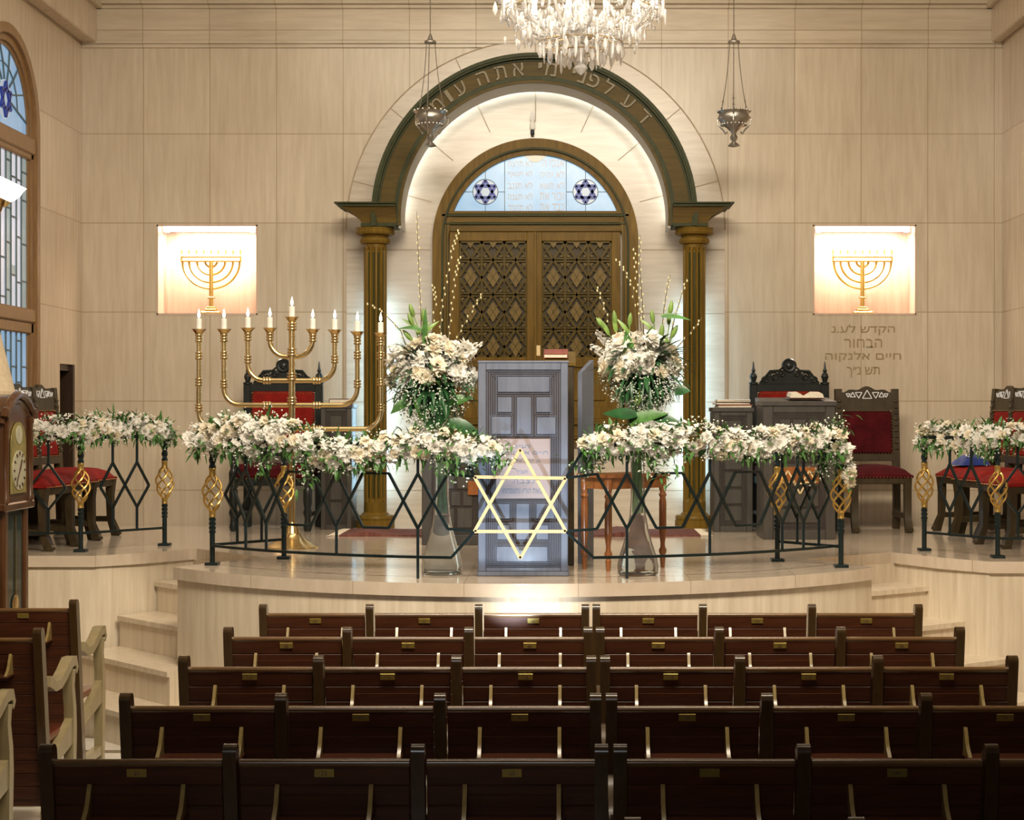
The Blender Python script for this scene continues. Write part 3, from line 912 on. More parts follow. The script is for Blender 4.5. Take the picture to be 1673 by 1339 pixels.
for sx in (-1, 1):
    pts = [(0, yg - 0.003, KZ + 0.69)]
    for i in range(13):
        t = i / 12
        x = sx * 0.10 * (1 - t); z = KZ + math.sqrt(0.69 ** 2 - x * x) - 0.058 * math.sin(t * PI / 2) ** 1.6
        pts.append((x, yg - 0.003, z))
    mb.prism(pts, (0, -0.004, 0))
part('crest', mb, 'cream_glass', gl, 'cream pointed crest', world=True)
# two doors with carved lattice
def ark_door(x0, x1, lx0, lx1, first):
    zd0, zd1 = PZ(683, YA), zT0
    lz1, lz0 = PZ(394, YA), PZ(583, YA)
    mb = MB(); y0 = YA - 0.055
    mb.span((x0, y0, zd0), (lx0, YA, zd1), 0.003); mb.span((lx1, y0, zd0), (x1, YA, zd1), 0.003)
    mb.span((lx0, y0, lz1), (lx1, YA, zd1), 0.003); mb.span((lx0, y0, lz0 - 0.08), (lx1, YA, lz0), 0.003)
    mb.span((lx0, y0, zd0), (lx1, YA, zd0 + 0.09), 0.003)
    mb.span((lx0, y0 + 0.02, zd0 + 0.09), (lx1, YA, lz0 - 0.08))
    mb.span((lx0 + 0.05, y0 + 0.008, zd0 + 0.14), (lx1 - 0.05, YA, lz0 - 0.13), 0.008)
    d = part('door', mb, 'ark_wood', ark, world=True)
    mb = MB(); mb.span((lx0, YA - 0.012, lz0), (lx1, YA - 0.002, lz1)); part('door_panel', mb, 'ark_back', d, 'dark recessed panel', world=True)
    lat = MB(); dia = MB(); tri = MB()
    w = (lx1 - lx0) / 3; P = 0.276
    yb = YA - 0.034
    zr = PZ(752 / 3.347 + 200, YA)
    def clip_bar(a, b, wd):
        (xa, z_a), (xb, z_b) = a, b
        if z_a < z_b: xa, z_a, xb, z_b = xb, z_b, xa, z_a
        if z_a <= lz0 or z_b >= lz1: return
        def at(z): return xa + (xb - xa) * (z_a - z) / (z_a - z_b)
        if z_a > lz1: xa, z_a = at(lz1), lz1
        if z_b < lz0: xb, z_b = at(lz0), lz0
        lat.tube([(xa, yb, z_a), (xb, yb, z_b)], wd * 0.7071, 4, squash=1.0)
    tops = [zr + P, zr, zr - P, zr - 2 * P]
    for c in range(4):
        xx = lx0 + w * c; xx = min(max(xx, lx0 + 0.006), lx1 - 0.006)
        lat.bar((xx, yb, lz0), (xx, yb, lz1), 0.016)
    for zz in (lz1 - 0.006, zr, zr - P, zr - 2 * P, lz0 + 0.006): 
        for dz in (-0.011, 0.011): lat.bar((lx0, yb, zz + dz), (lx1, yb, zz + dz), 0.014) if zz not in (lz1 - 0.006, lz0 + 0.006) else None
        if zz in (lz1 - 0.006, lz0 + 0.006): lat.bar((lx0, yb, zz), (lx1, yb, zz), 0.02)
    for c in range(3):
        xa = lx0 + w * c; xm = xa + w / 2; xb = xa + w
        for zt_ in tops:
            zm, zb_ = zt_ - P / 2, zt_ - P
            for k in (0, 1):
                o = 0.0 if k == 0 else 0.026
                if k == 0:
                    clip_bar((xm, zt_), (xa, zm), 0.020); clip_bar((xm, zt_), (xb, zm), 0.020)
                    clip_bar((xa, zm), (xm, zb_), 0.020); clip_bar((xb, zm), (xm, zb_), 0.020)
                else:
                    clip_bar((xa, zt_ - 0.02), (xb, zb_ + 0.02), 0.012); clip_bar((xb, zt_ - 0.02), (xa, zb_ + 0.02), 0.012)
            # raised diamond
            h, v = w * 0.29, P * 0.30
            q = [(xm, zm + v), (xm + h, zm), (xm, zm - v), (xm - h, zm)]
            if zm - v * 0.5 < lz0: continue
            q = [(x, max(lz0, min(lz1 - 0.01, z))) for x, z in q]
            if zt_ > lz1 + 0.02:
                q = [(xm - h * 0.55, lz1 - 0.012), (xm + h * 0.55, lz1 - 0.012), (xm, zm - v * 0.55)]
            dia.prism([(x, YA - 0.046, z) for x, z in q], (0, 0.03, 0))
            if zt_ <= lz1 + 0.02:
                for (p, r_) in ((0, 1), (3, 2)):
                    pass
                tri.bar(((xm - h * 0.5), YA - 0.0465, zm + v * 0.5), ((xm + h * 0.5), YA - 0.0465, zm - v * 0.5), 0.004)
                tri.bar(((xm + h * 0.5), YA - 0.0465, zm + v * 0.5), ((xm - h * 0.5), YA - 0.0465, zm - v * 0.5), 0.004)
            for ux in (xa + 0.016, xb - 0.016):
                s_ = 1 if ux < xm else -1
                for zz, vz in ((zt_ - 0.024, -1), (zb_ + 0.024, 1)):
                    if zz < lz1 - 0.02 and zz > lz0 + 0.02:
                        dia.prism([(ux, YA - 0.03, zz), (ux + s_ * 0.026, YA - 0.03, zz), (ux, YA - 0.03, zz + vz * 0.036)], (0, 0.02, 0))
    part('lattice', lat, 'lattice_wood', d, 'carved diagonal lattice', world=True)
    part('diamond', dia, 'diamond_wood', d, 'lighter raised diamonds', world=True)
    part('diamond_line', tri, 'lattice_wood', d, world=True)
    return d
d1 = ark_door(-0.684, -0.006, -0.607, -0.068, True)
d2 = ark_door(-0.002, 0.676, 0.050, 0.606, False)
mb = MB(); mb.span((-0.012, YA - 0.066, PZ(683, YA)), (0.010, YA - 0.05, zT0), 0.003); part('door_stop', mb, 'ark_wood', d1, world=True)
mb = MB(); mb.span((PX(876, YA), YA - 0.064, PZ(581, YA)), (PX(883, YA), YA - 0.055, PZ(564, YA)), 0.001); part('lock_plate', mb, 'gold_bright', d2, 'small brass lock plate', world=True)
mb = MB()
for k, (py0, py1, dd) in enumerate(((683, 693, 0.10), (693, 712, 0.075), (712, 716, 0.12), (716, 724, 0.10))):
    mb.span((-KR - 0.01, YA - dd, PZ(py1, YA)), (KR + 0.01, YA, PZ(py0, YA)), 0.004)
part('base', mb, 'ark_wood_flat', ark, world=True)

# eternal light: one small electric flame above the lunette
el = thing('eternal_light', 'single small electric flame bulb above the blue lunette', 'lamp', (PX(870, YA), YA - 0.05, PZ(222, YA)))
mb = MB(); mb.lathe([(0.012, 0), (0.016, 0.01), (0.016, 0.035), (0.012, 0.045)], 14); mb.tube([(0, 0, 0.01), (0, 0.03, 0.0), (0, 0.05, 0.0)], 0.006); part('socket', mb, 'iron', el)
mb = MB(); mb.lathe([(0.012, 0.045), (0.02, 0.06), (0.020, 0.10), (0.014, 0.105)], 14); part('candle', mb, 'wax', el)
mb = MB(); mb.lathe([(0.010, 0.105), (0.021, 0.13), (0.016, 0.165), (0.004, 0.20)], 14); part('bulb', mb, 'wax', el)
# ---------------------------------------------------------------- menorahs
def pipe_rings(mb, c, axis, r):
    """three little collars round a pipe"""
    for k in (-0.019, 0.0, 0.019):
        C = Vector(c) + Vector(axis) * k
        q = Vector(axis).to_track_quat('Z', 'Y').to_matrix()
        mb.lathe([(r * 0.9, -0.008), (r * 1.48, -0.0055), (r * 1.55, 0.0), (r * 1.48, 0.0055), (r * 0.9, 0.008)], 14, C, q)

def big_menorah():
    Y = 11.27
    x0 = PX(477, Y)
    t = thing('menorah', 'tall standing brass menorah with nine lit white candles', 'menorah', (x0, Y, ZP))
    S = Y / FPX
    def h(py): return PZ(py, Y) - ZP
    def wx(px): return (px - 477) * S
    mb = MB(); mb.lathe([(0.172, 0), (0.172, 0.008), (0.15, 0.02), (0.10, 0.05), (0.058, 0.085), (0.05, 0.10), (0.045, 0.135), (0.034, 0.15), (0.03, 0.17)], 36); part('base', mb, 'brass', t)
    mb = MB(); mb.tube([(0, 0, 0.15), (0, 0, h(527))], 0.021, 14)
    for py in (540, 582, 622, 662, 702): pipe_rings(mb, (0, 0, h(py) + 0.03), (0, 0, 1), 0.021)
    part('stem', mb, 'brass', t)
    arms = [(325, 622, 700, 537, 543), (366, 584, 661, 537, 541), (405, 547, 621, 535, 538), (441, 511, 582, 535, 537)]
    cups = [(477, 517)]
    for k, (pl, pr, ph, cl, cr) in enumerate(arms):
        for px, pc in ((pl, cl), (pr, cr)):
            x = wx(px); sg = -1 if x < 0 else 1
            zb = h(ph); zt = h(pc) - 0.01
            R = min(0.11, abs(x) * 0.98)
            pts = [(0, 0, zb)]
            if abs(x) - R > 0.02: pts.append((sg * (abs(x) - R), 0, zb))
            for i in range(1, 9):
                a = (PI / 2) * i / 8
                pts.append((sg * (abs(x) - R + R * math.sin(a)), 0, zb + R - R * math.cos(a)))
            pts.append((x, 0, zt))
            mb = MB(); mb.tube(pts, 0.0165, 12)
            zz = zb + R + 0.03
            rr = 0.0165
            pipe_rings(mb, (x, 0, zt - 0.05), (0, 0, 1), rr)
            if k < 3:
                pipe_rings(mb, (x, 0, zz), (0, 0, 1), rr)
                if k == 0: pipe_rings(mb, (x, 0, zz + 0.17), (0, 0, 1), rr); pipe_rings(mb, (x, 0, zz + 0.345), (0, 0, 1), rr)
                if k == 1: pipe_rings(mb, (x, 0, zz + 0.19), (0, 0, 1), rr)
                pipe_rings(mb, (sg * 0.165, 0, zb), (1, 0, 0), rr)
            part('arm', mb, 'brass', t)
            cups.append((px, pc))
    cupmb = MB(); cupmb.lathe([(0.016, -0.06), (0.021, -0.045), (0.024, -0.03), (0.042, -0.006), (0.050, 0.0), (0.044, 0.0)], 18)
    cme = cupmb.mesh('candle_cup', 'brass')
    names = {477: 'on the raised centre stem', 325: 'on the outermost arm beside the niche', 366: 'on the second arm from the niche side', 405: 'on the third arm from the niche side', 441: 'on the innermost arm, niche side',
             511: 'on the innermost arm, ark side', 547: 'on the third arm from the column side', 584: 'on the second arm from the column side', 622: 'on the outermost arm in front of the column'}
    cm = MB(); cm.lathe([(0.0185, 0.0), (0.0185, 0.064), (0.015, 0.068)], 16); wick = MB(); wick.tube([(0, 0, 0.066), (0, 0, 0.078)], 0.0018, 5)
    fl = MB(); fl.lathe([(0.002, 0.072), (0.0095, 0.085), (0.0085, 0.10), (0.003, 0.122), (0.0005, 0.132)], 12)
    cmm, wm, fm = cm.mesh('candle_body', 'wax'), wick.mesh('wick', 'ink'), fl.mesh('flame', 'flame')
    for px, pc in cups:
        z = h(pc)
        inst('candle_cup', cme, t, (wx(px), 0, z))
        c = thing('candle', 'lit white candle ' + names[px] + ' of the tall menorah', 'candle', (x0 + wx(px), Y, ZP + z + 0.0015), group='candles of the tall menorah')
        for nm, me in (('wax_body', cmm), ('wick', wm), ('flame', fm)): inst(nm, me, c, (0, 0, 0))
big_menorah()

def niche_menorah(N, pxc, label):
    Y = YW + 0.17
    S = Y / FPX
    x0 = PX(pxc, Y); z0 = N[2] + 0.012
    t = thing('niche_menorah', label, 'menorah', (x0, Y, z0), group='brass menorahs in the wall niches')
    mb = MB(); mb.box((0, 0, 0.012), (0.16, 0.09, 0.024), 0.008); mb.box((0, 0, 0.035), (0.10, 0.06, 0.03), 0.01); mb.box((0, 0, 0.055), (0.07, 0.05, 0.014), 0.004); part('base', mb, 'gold_paint', t)
    top = (512 - 418) * S; bar = (512 - 425) * S
    mb = MB(); mb.tube([(0, 0, 0.05), (0, 0, bar)], 0.017, 12); mb.box((0, 0, 0.135), (0.055, 0.05, 0.014), 0.004); part('stem', mb, 'gold_paint', t)
    mb = MB(); w = 49 * S
    mb.box((0, 0, top), (2 * w, 0.03, 0.014), 0.003); mb.box((0, 0, bar), (2 * w - 0.02, 0.03, 0.014), 0.003)
    for sg in (-1, 1): mb.box((sg * w * 0.985, 0, (top + bar) / 2), (0.012, 0.028, top - bar + 0.014), 0.003)
    part('crossbar', mb, 'gold_paint', t)
    for r in (47, 36, 23, 10):
        R = r * S
        k = 45 / 47.0
        mb = MB(); mb.tube([(R * math.cos(PI + PI * i / 28), 0, bar + R * k * math.sin(PI + PI * i / 28)) for i in range(29)], 0.0095, 8); part('arm', mb, 'gold_paint', t)
    lm = MB(); lm.lathe([(0.006, 0), (0.012, 0.004), (0.008, 0.012), (0.007, 0.03), (0.011, 0.034), (0.010, 0.05), (0.003, 0.062)], 12)
    me = lm.mesh('candle_light', 'gold_paint')
    for k in range(9): inst('candle_light', me, t, ((k - 4) * w / 4.12, 0, top + 0.006))
niche_menorah(NL, 345, 'small brass menorah in the lit niche behind the tall candle menorah')
niche_menorah(NR, 1409, 'small brass menorah in the lit niche above the Hebrew wall inscription')

# ---------------------------------------------------------------- lectern with carved panels
YL = 9.31
S = YL / FPX
lx0, lx1 = PX(781, YL), PX(928, YL)
ltop = PZ(592, YL)
lec = thing('lectern', 'tall carved wooden lectern coloured with cool blue light behind the gold star', 'lectern', ((lx0 + lx1) / 2, YL + 0.2, ZP))
def rel_panel(mb, x0, x1, y, z0, z1, w=0.008, d=0.006):
    """a raised rim round a rectangle on a front at depth y"""
    mb.span((x0, y - d, z1 - w), (x1, y, z1), 0.002); mb.span((x0, y - d, z0), (x1, y, z0 + w), 0.002)
    mb.span((x0, y - d, z0 + w), (x0 + w, y, z1 - w), 0.002); mb.span((x1 - w, y - d, z0 + w), (x1, y, z1 - w), 0.002)
mb = MB()
mb.span((lx0, YL + 0.012, ZP + 0.025), (lx1, YL + 0.40, ltop - 0.05), 0.006)
mb.prism([(lx0, YL + 0.012, ltop - 0.06), (lx0, YL + 0.012, ltop), (lx0, YL + 0.42, ltop + 0.0), (lx0, YL + 0.42, ltop - 0.06)], (lx1 - lx0, 0, 0))
part('body', mb, 'coollit_lectern_wood', lec, world=True)
mb = MB(); mb.span((lx0 - 0.006, YL - 0.004, ZP), (lx1 + 0.006, YL + 0.41, ZP + 0.026), 0.006); part('plinth', mb, 'coollit_lectern_wood', lec, world=True)
fx0, fx1, fz0, fz1 = PX(794, YL), PX(916, YL), PZ(926, YL), PZ(604, YL)
mb = MB()
mb.span((lx0, YL, ZP + 0.026), (fx0, YL + 0.014, ltop - 0.002), 0.004); mb.span((fx1, YL, ZP + 0.026), (lx1, YL + 0.014, ltop - 0.002), 0.004)
mb.span((fx0, YL, fz1), (fx1, YL + 0.014, ltop - 0.002), 0.004); mb.span((fx0, YL, ZP + 0.026), (fx1, YL + 0.014, fz0), 0.004)
part('front_frame', mb, 'coollit_lectern_wood', lec, world=True)
mb = MB(); mb.span((fx0, YL + 0.008, fz0), (fx1, YL + 0.0125, fz1)); part('groove_panel', mb, 'desk_groove', lec, 'dark grooves', world=True)
mb = MB()
for k in range(5):
    o = 0.004 + k * 0.012
    rel_panel(mb, fx0 + o, fx1 - o, YL + 0.010, fz0 + o * 0.85, fz1 - o * 0.9, 0.0048, 0.007)
P = lambda a, b_, c, d: rel_field(a, b_, c, d)
fields = [(813, 615, 898, 640), (813, 648, 836, 673), (844, 648, 868, 709), (876, 648, 899, 673), (803, 680, 835, 709), (877, 681, 908, 709),
          (802, 822, 833, 847), (843, 822, 865, 881), (876, 822, 906, 847), (812, 857, 833, 881), (876, 857, 896, 881), (811, 892, 895, 917)]
for a, b_, c, d in fields:
    mb.span((PX(a, YL), YL + 0.0005, PZ(d, YL)), (PX(c, YL), YL + 0.012, PZ(b_, YL)), 0.003)
    e = 2.6 * S
    rel_panel(mb, PX(a, YL) - e, PX(c, YL) + e, YL + 0.010, PZ(d, YL) - e, PZ(b_, YL) + e, 0.004, 0.006)
part('carved_panel', mb, 'coollit_lectern_wood', lec, world=True)
mb = MB(); mb.span((PX(810, YL), YL - 0.001, PZ(814, YL)), (PX(899, YL), YL + 0.012, PZ(716, YL)), 0.003)
plq = part('plaque', mb, 'plaque', lec, 'pale mauve plaque with Hebrew writing', world=True)
mb = MB()
for s, py, px, w, hh in (('לע״נ', 728, 854, 26, 6), ('חיים אלנקוה', 739, 858, 74, 8), ('בן הרב שלמה', 752, 857, 52, 6), ('תשנ״ך', 771, 853, 18, 7), ('נ.צ.ב.ה.', 785, 855, 36, 7), ('מאת הוריו ומשפחתו', 801, 853, 64, 8)):
    text_mb(mb, s, (PX(px, YL), YL - 0.002, PZ(py, YL)), width=w * S, height=hh * S, depth=0.002)
part('lettering', mb, 'plaque_ink', plq, 'faded blue lettering', world=True, angle=1)
# a shelf top with slanted rear board
mb = MB(); mb.span((lx0 - 0.004, YL + 0.002, ltop - 0.002), (lx1 + 0.006, YL + 0.42, ltop + 0.012), 0.004); part('top', mb, 'coollit_lectern_wood', lec, world=True)

# ---------------------------------------------------------------- carved desks
def carved_desk(name, label, px0, px1, py0, py1, Y, depth, mat, rows, top_slope=0.0, group=None):
    x0, x1, z0, z1 = PX(px0, Y), PX(px1, Y), ZP, PZ(py0, Y)
    t = thing(name, label, 'desk', ((x0 + x1) / 2, Y + depth / 2, ZP), group=group)
    m = min(0.07, (x1 - x0) * 0.16)
    mb = MB(); mb.span((x0, Y + 0.012, z0), (x1, Y + depth, z1 - 0.03), 0.005); part('body', mb, mat, t, world=True)
    mb = MB()
    mb.prism([(x0 - 0.008, Y - 0.012, z1 - 0.03), (x0 - 0.008, Y - 0.012, z1), (x0 - 0.008, Y + depth + 0.01, z1 + top_slope), (x0 - 0.008, Y + depth + 0.01, z1 - 0.03)], (x1 - x0 + 0.016, 0, 0))
    part('top', mb, mat, t, world=True)
    mb = MB()
    mb.span((x0, Y, z0), (x0 + m, Y + 0.014, z1 - 0.03), 0.004); mb.span((x1 - m, Y, z0), (x1, Y + 0.014, z1 - 0.03), 0.004)
    mb.span((x0 + m, Y, z0), (x1 - m, Y + 0.014, z0 + m), 0.004); mb.span((x0 + m, Y, z1 - 0.03 - m * 0.7), (x1 - m, Y + 0.014, z1 - 0.03), 0.004)
    part('front_frame', mb, mat, t, world=True)
    ix0, ix1, iz0, iz1 = x0 + m, x1 - m, z0 + m, z1 - 0.03 - m * 0.7
    mb = MB(); mb.span((ix0, Y + 0.008, iz0), (ix1, Y + 0.0125, iz1)); part('groove_panel', mb, 'desk_groove', t, 'dark grooves', world=True)
    mb = MB()
    for k in range(3):
        o = 0.003 + k * 0.011
        if ix1 - ix0 - 2 * o > 0.06: rel_panel(mb, ix0 + o, ix1 - o, Y + 0.010, iz0 + o, iz1 - o, 0.006, 0.007)
    o = 0.038 if ix1 - ix0 > 0.2 else 0.026
    ax0, ax1, az0, az1 = ix0 + o, ix1 - o, iz0 + o, iz1 - o
    tot = sum(r[0] for r in rows); z = az1
    for hgt, cols in rows:
        hz = (az1 - az0) * hgt / tot
        xx = ax0; ct = sum(cols)
        for c in cols:
            wx_ = (ax1 - ax0) * c / ct
            g = 0.009
            mb.span((xx + g, Y + 0.001, z - hz + g), (xx + wx_ - g, Y + 0.012, z - g), 0.003)
            rel_panel(mb, xx + 0.003, xx + wx_ - 0.003, Y + 0.010, z - hz + 0.003, z - 0.003, 0.003, 0.006)
            xx += wx_
        z -= hz
    part('carved_panel', mb, mat, t, world=True)
    return t
rd = carved_desk('reading_desk', 'dark carved desk standing in front of the tall throne', 1247, 1365, 655, 880, 11.96, 0.42, 'desk_wood', [(2.2, [1, 1.2, 1]), (2.2, [1.2, 1.1, 1.2]), (2.4, [1]), (2, [1, 1.2, 1]), (1.6, [1])], 0.03)
mb = MB()
yq = 11.957
def tri_out(pxs, pys): 
    pts = [(PX(a, yq), yq - 0.006, PZ(b_, yq)) for a, b_ in zip(pxs, pys)]
    for i in range(3): mb.bar(pts[i], pts[(i + 1) % 3], 0.010)
tri_out((1287, 1276, 1298), (768, 787, 787)); tri_out((1322, 1311, 1333), (768, 787, 787)); tri_out((1298, 1316, 1307), (789, 789, 806))
part('inlay', mb, 'gold_bright', rd, 'pale star inlay', world=True)
mb = MB(); mb.span((PX(1273, yq), yq - 0.003, PZ(789, yq)), (PX(1338, yq), yq + 0.01, PZ(762, yq)), 0.002); part('inlay_field', mb, 'stool_wood', rd, 'reddish brown field of the star inlay', world=True)
carved_desk('narrow_desk', 'narrow dark carved desk with papers, beside the right fluted column', 1166, 1230, 665, 867, 12.70, 0.32, 'desk_wood', [(1, [1])] * 6)
carved_desk('narrow_desk', 'narrow brown carved desk with a book on top, beside the tall brass menorah', 524, 574, 659, 860, 12.95, 0.34, 'desk_wood', [(1.3, [1])] + [(1, [1])] * 4)
lc = carved_desk('low_cabinet', 'low dark panelled cabinet behind the left glass vase', 689, 800, 736, 890, 11.45, 0.45, 'desk_wood', [(1.3, [1, 1]), (1, [1, 1, 1]), (1.3, [1, 1])])
mb = MB(); mb.span((PX(764, 11.44), 11.436, PZ(808, 11.44)), (PX(781, 11.44), 11.45, PZ(785, 11.44)), 0.003); part('plaque', mb, 'stool_wood', lc, 'small reddish wooden plaque', world=True)

# tall desk right behind the lectern with a slanting top and a wing panel
Yd = 9.95
td = thing('prayer_desk', 'tall brown slant-topped desk behind the lectern, red book on it', 'desk', (PX(916, Yd), Yd + 0.2, ZP))
x0, x1, z1 = PX(893, Yd), PX(938, Yd), PZ(597, Yd)
mb = MB(); mb.span((x0, Yd, ZP), (x1, Yd + 0.45, z1), 0.005); part('body', mb, 'chair_wood', td, world=True)
mb = MB(); mb.prism([(x0 - 0.01, Yd - 0.01, z1), (x0 - 0.01, Yd - 0.01, z1 + 0.02), (x0 - 0.01, Yd + 0.47, z1 + 0.10), (x0 - 0.01, Yd + 0.47, z1)], (x1 - x0 + 0.02, 0, 0)); part('slanted_top', mb, 'ark_wood_flat', td, world=True)
mb = MB(); zt_ = PZ(600, Yd + 0.1)
P0, P1 = (x1 + 0.022, Yd + 0.12), (x1 + 0.10, Yd + 0.62)
mb.prism([(P0[0], P0[1], ZP), (P1[0], P1[1], ZP), (P1[0], P1[1], zt_ + 0.06), (P0[0], P0[1], zt_ - 0.03)], (0.025, -0.004, 0)); part('wing_panel', mb, 'coollit_lectern_wood', td, 'narrow blue-grey wing panel', world=True)
mb = MB()
for (a, b_) in ((0.10, 0.42), (0.50, 0.92)):
    for (z0_, z1_) in ((0.25, 0.5), (0.53, 0.78), (0.80, 1.05)):
        xa, ya = P0[0] + (P1[0] - P0[0]) * a, P0[1] + (P1[1] - P0[1]) * a
        xb, yb_ = P0[0] + (P1[0] - P0[0]) * b_, P0[1] + (P1[1] - P0[1]) * b_
        q = [(xa - 0.003, ya, ZP + z0_), (xb - 0.003, yb_, ZP + z0_), (xb - 0.003, yb_, ZP + z1_), (xa - 0.003, ya, ZP + z1_)]
        for i in range(4): mb.bar(q[i], q[(i + 1) % 4], 0.008)
part('wing_groove', mb, 'desk_groove', td, world=True)
def book(name, label, c, d, cover, rz=0.0, tilt=0.0, cat='book'):
    t = thing(name, label, cat, c, rz)
    w, l, h = d
    R = Matrix.Rotation(tilt, 3, 'X')
    mb = MB(); mb.box(R @ Vector((0, 0, h * 0.06)), (w, l, h * 0.12), 0.001, R); mb.box(R @ Vector((0, 0, h * 0.94)), (w, l, h * 0.12), 0.001, R); mb.box(R @ Vector((-w / 2 + 0.002, 0, h / 2)), (0.004, l, h), 0.001, R)
    part('cover', mb, cover, t)
    mb = MB(); mb.box(R @ Vector((0.0, 0, h / 2)), (w - 0.01, l - 0.01, h * 0.76), 0, R); part('pages', mb, 'paper', t)
    return t
sl = math.atan2(0.08, 0.48)
book('closed_book', 'red-brown closed book on the slanted desk behind the lectern', (PX(908, 10.12), 10.16, z1 + 0.066), (0.145, 0.21, 0.026), 'red_cover', tilt=sl)
book('closed_book', 'dark brown closed book on the narrow desk near the menorah', (PX(556, 13.08), 13.12, PZ(659, 12.95) + 0.002), (0.175, 0.13, 0.038), 'brown_cover', 0.06)
t = thing('open_book', 'open book with cream pages on the desk before the throne', 'book', (PX(1316, 12.1), 12.12, PZ(655, 11.96) + 0.026))
mb = MB()
for sg in (-1, 1):
    mb.prism([(0, -0.1, 0.0), (sg * 0.05, -0.1, 0.03), (sg * 0.11, -0.1, 0.028), (sg * 0.12, -0.1, 0.0)], (0, 0.2, 0.016))
part('pages', mb, 'paper', t)
mb = MB(); mb.box((0, 0, 0.0), (0.25, 0.21, 0.005), 0.001, Matrix.Rotation(0.08, 3, 'X')); part('cover', mb, 'brown_cover', t)
random.seed(5)
t = thing('paper_stack', 'uneven stack of booklets and papers on the narrow desk by the right column', 'papers', (PX(1197, 12.85), 12.86, PZ(665, 12.70) + 0.001))
z = 0.0
for k, (h, m_) in enumerate(((0.012, 'paper'), (0.010, 'red_cover'), (0.012, 'paper'), (0.008, 'brown_cover'), (0.012, 'paper'), (0.006, 'inlay'))):
    mb = MB(); mb.box((random.uniform(-0.012, 0.012), random.uniform(-0.01, 0.01), z + h / 2), (0.25, 0.2, h), 0.001, Matrix.Rotation(random.uniform(-0.08, 0.08), 3, 'Z')); z += h
    part('booklet', mb, m_, t)

# small side stool with turned legs
A, B, C = Vector((PX(955, 9.71), 9.74)), Vector((PX(994, 9.58), 9.60)), Vector((PX(1083, 9.84), 9.86))
D = A + C - B
cen = (A + C) / 2
zt_ = PZ(773, 9.7) - ZP
st = thing('side_stool', 'reddish brown wooden stool with turned legs behind the right vase', 'stool', (cen.x, cen.y, ZP))
ux = (C - B).normalized(); uy = (A - B).normalized()
leg = MB(); leg.lathe([(0.012, 0), (0.017, 0.06), (0.012, 0.068), (0.021, 0.085), (0.023, 0.10), (0.014, 0.118), (0.013, 0.14), (0.021, 0.20), (0.021, 0.38), (0.016, 0.405), (0.024, 0.42), (0.016, 0.435), (0.020, 0.45), (0.022, 0.46), (0.022, zt_ - 0.02)], 14)
lm = leg.mesh('leg', 'stool_wood')
for q in (A, B, C, D): inst('leg', lm, st, (q.x - cen.x, q.y - cen.y, 0))
mb = MB()
def quadprism(ps, z0, z1): mb.prism([(p.x - cen.x, p.y - cen.y, z0) for p in ps], (0, 0, z1 - z0))
e = 0.03
quadprism([A - ux * e + uy * e, B - ux * e - uy * e, C + ux * e - uy * e, D + ux * e + uy * e], zt_ - 0.02, zt_); part('seat', mb, 'stool_wood', st)
mb = MB()
for p, q in ((A, B), (B, C), (C, D), (D, A)):
    dd = (q - p).normalized(); nn = Vector((-dd.y, dd.x)) * 0.008
    mb.prism([(v.x - cen.x, v.y - cen.y, zt_ - 0.085) for v in (p + nn, q + nn, q - nn, p - nn)], (0, 0, 0.066))
part('apron', mb, 'stool_wood', st)

# rug with fringed ends before the ark
rx0, rx1, ry0, ry1 = PX(562, 12.5), PX(1140, 12.5), 12.22, 12.86
rt = thing('rug', 'worn dark red rug with pale fringes in front of the ark', 'rug', ((rx0 + rx1) / 2, (ry0 + ry1) / 2, ZP))
def rug_mat():
    m, nt, b = new_mat('rug_weave')
    tc, mp, nz, rp = noise_col(nt, b, (0.09, 0.025, 0.02), (0.20, 0.075, 0.055), (14, 14, 1), 2.0)
    b.inputs['Roughness'].default_value = 0.95; MATS['rug_weave'] = m
rug_mat()
mb = MB(); nx, ny = 40, 8; vs = []; fs = []; random.seed(2)
for i in range(nx + 1):
    for j in range(ny + 1):
        x = rx0 + (rx1 - rx0) * i / nx; y = ry0 + (ry1 - ry0) * j / ny
        w = max(0.0, math.sin(i * 0.55) * math.sin(i * 0.13 + 1)) ** 3 * 0.028
        vs.append((x, y + 0.012 * math.sin(i * 0.35), ZP + 0.012 + w))
for i in range(nx):
    for j in range(ny):
        a = i * (ny + 1) + j; fs.append((a, a + ny + 1, a + ny + 2, a + 1))
mb.add(vs, fs)
for j0 in (0, ny):
    ed = [vs[i * (ny + 1) + j0] for i in range(nx + 1)]
    o = [(p[0], p[1], ZP) for p in ed]
    mb.add(ed + o, [(i, i + 1, nx + 2 + i, nx + 1 + i) for i in range(nx)])
part('weave', mb, 'rug_weave', rt, world=True, angle=80)
for xe, sg in ((rx0, -1), (rx1, 1)):
    mb = MB()
    for k in range(22):
        y = ry0 + (ry1 - ry0) * k / 21
        mb.tube([(xe, y, ZP + 0.012), (xe + sg * 0.05, y + random.uniform(-0.012, 0.012), ZP + 0.012), (xe + sg * random.uniform(0.06, 0.09), y + random.uniform(-0.03, 0.03), ZP + 0.006)], 0.0022, 5)
    part('fringe', mb, 'paper', rt, 'pale fringe', world=True)

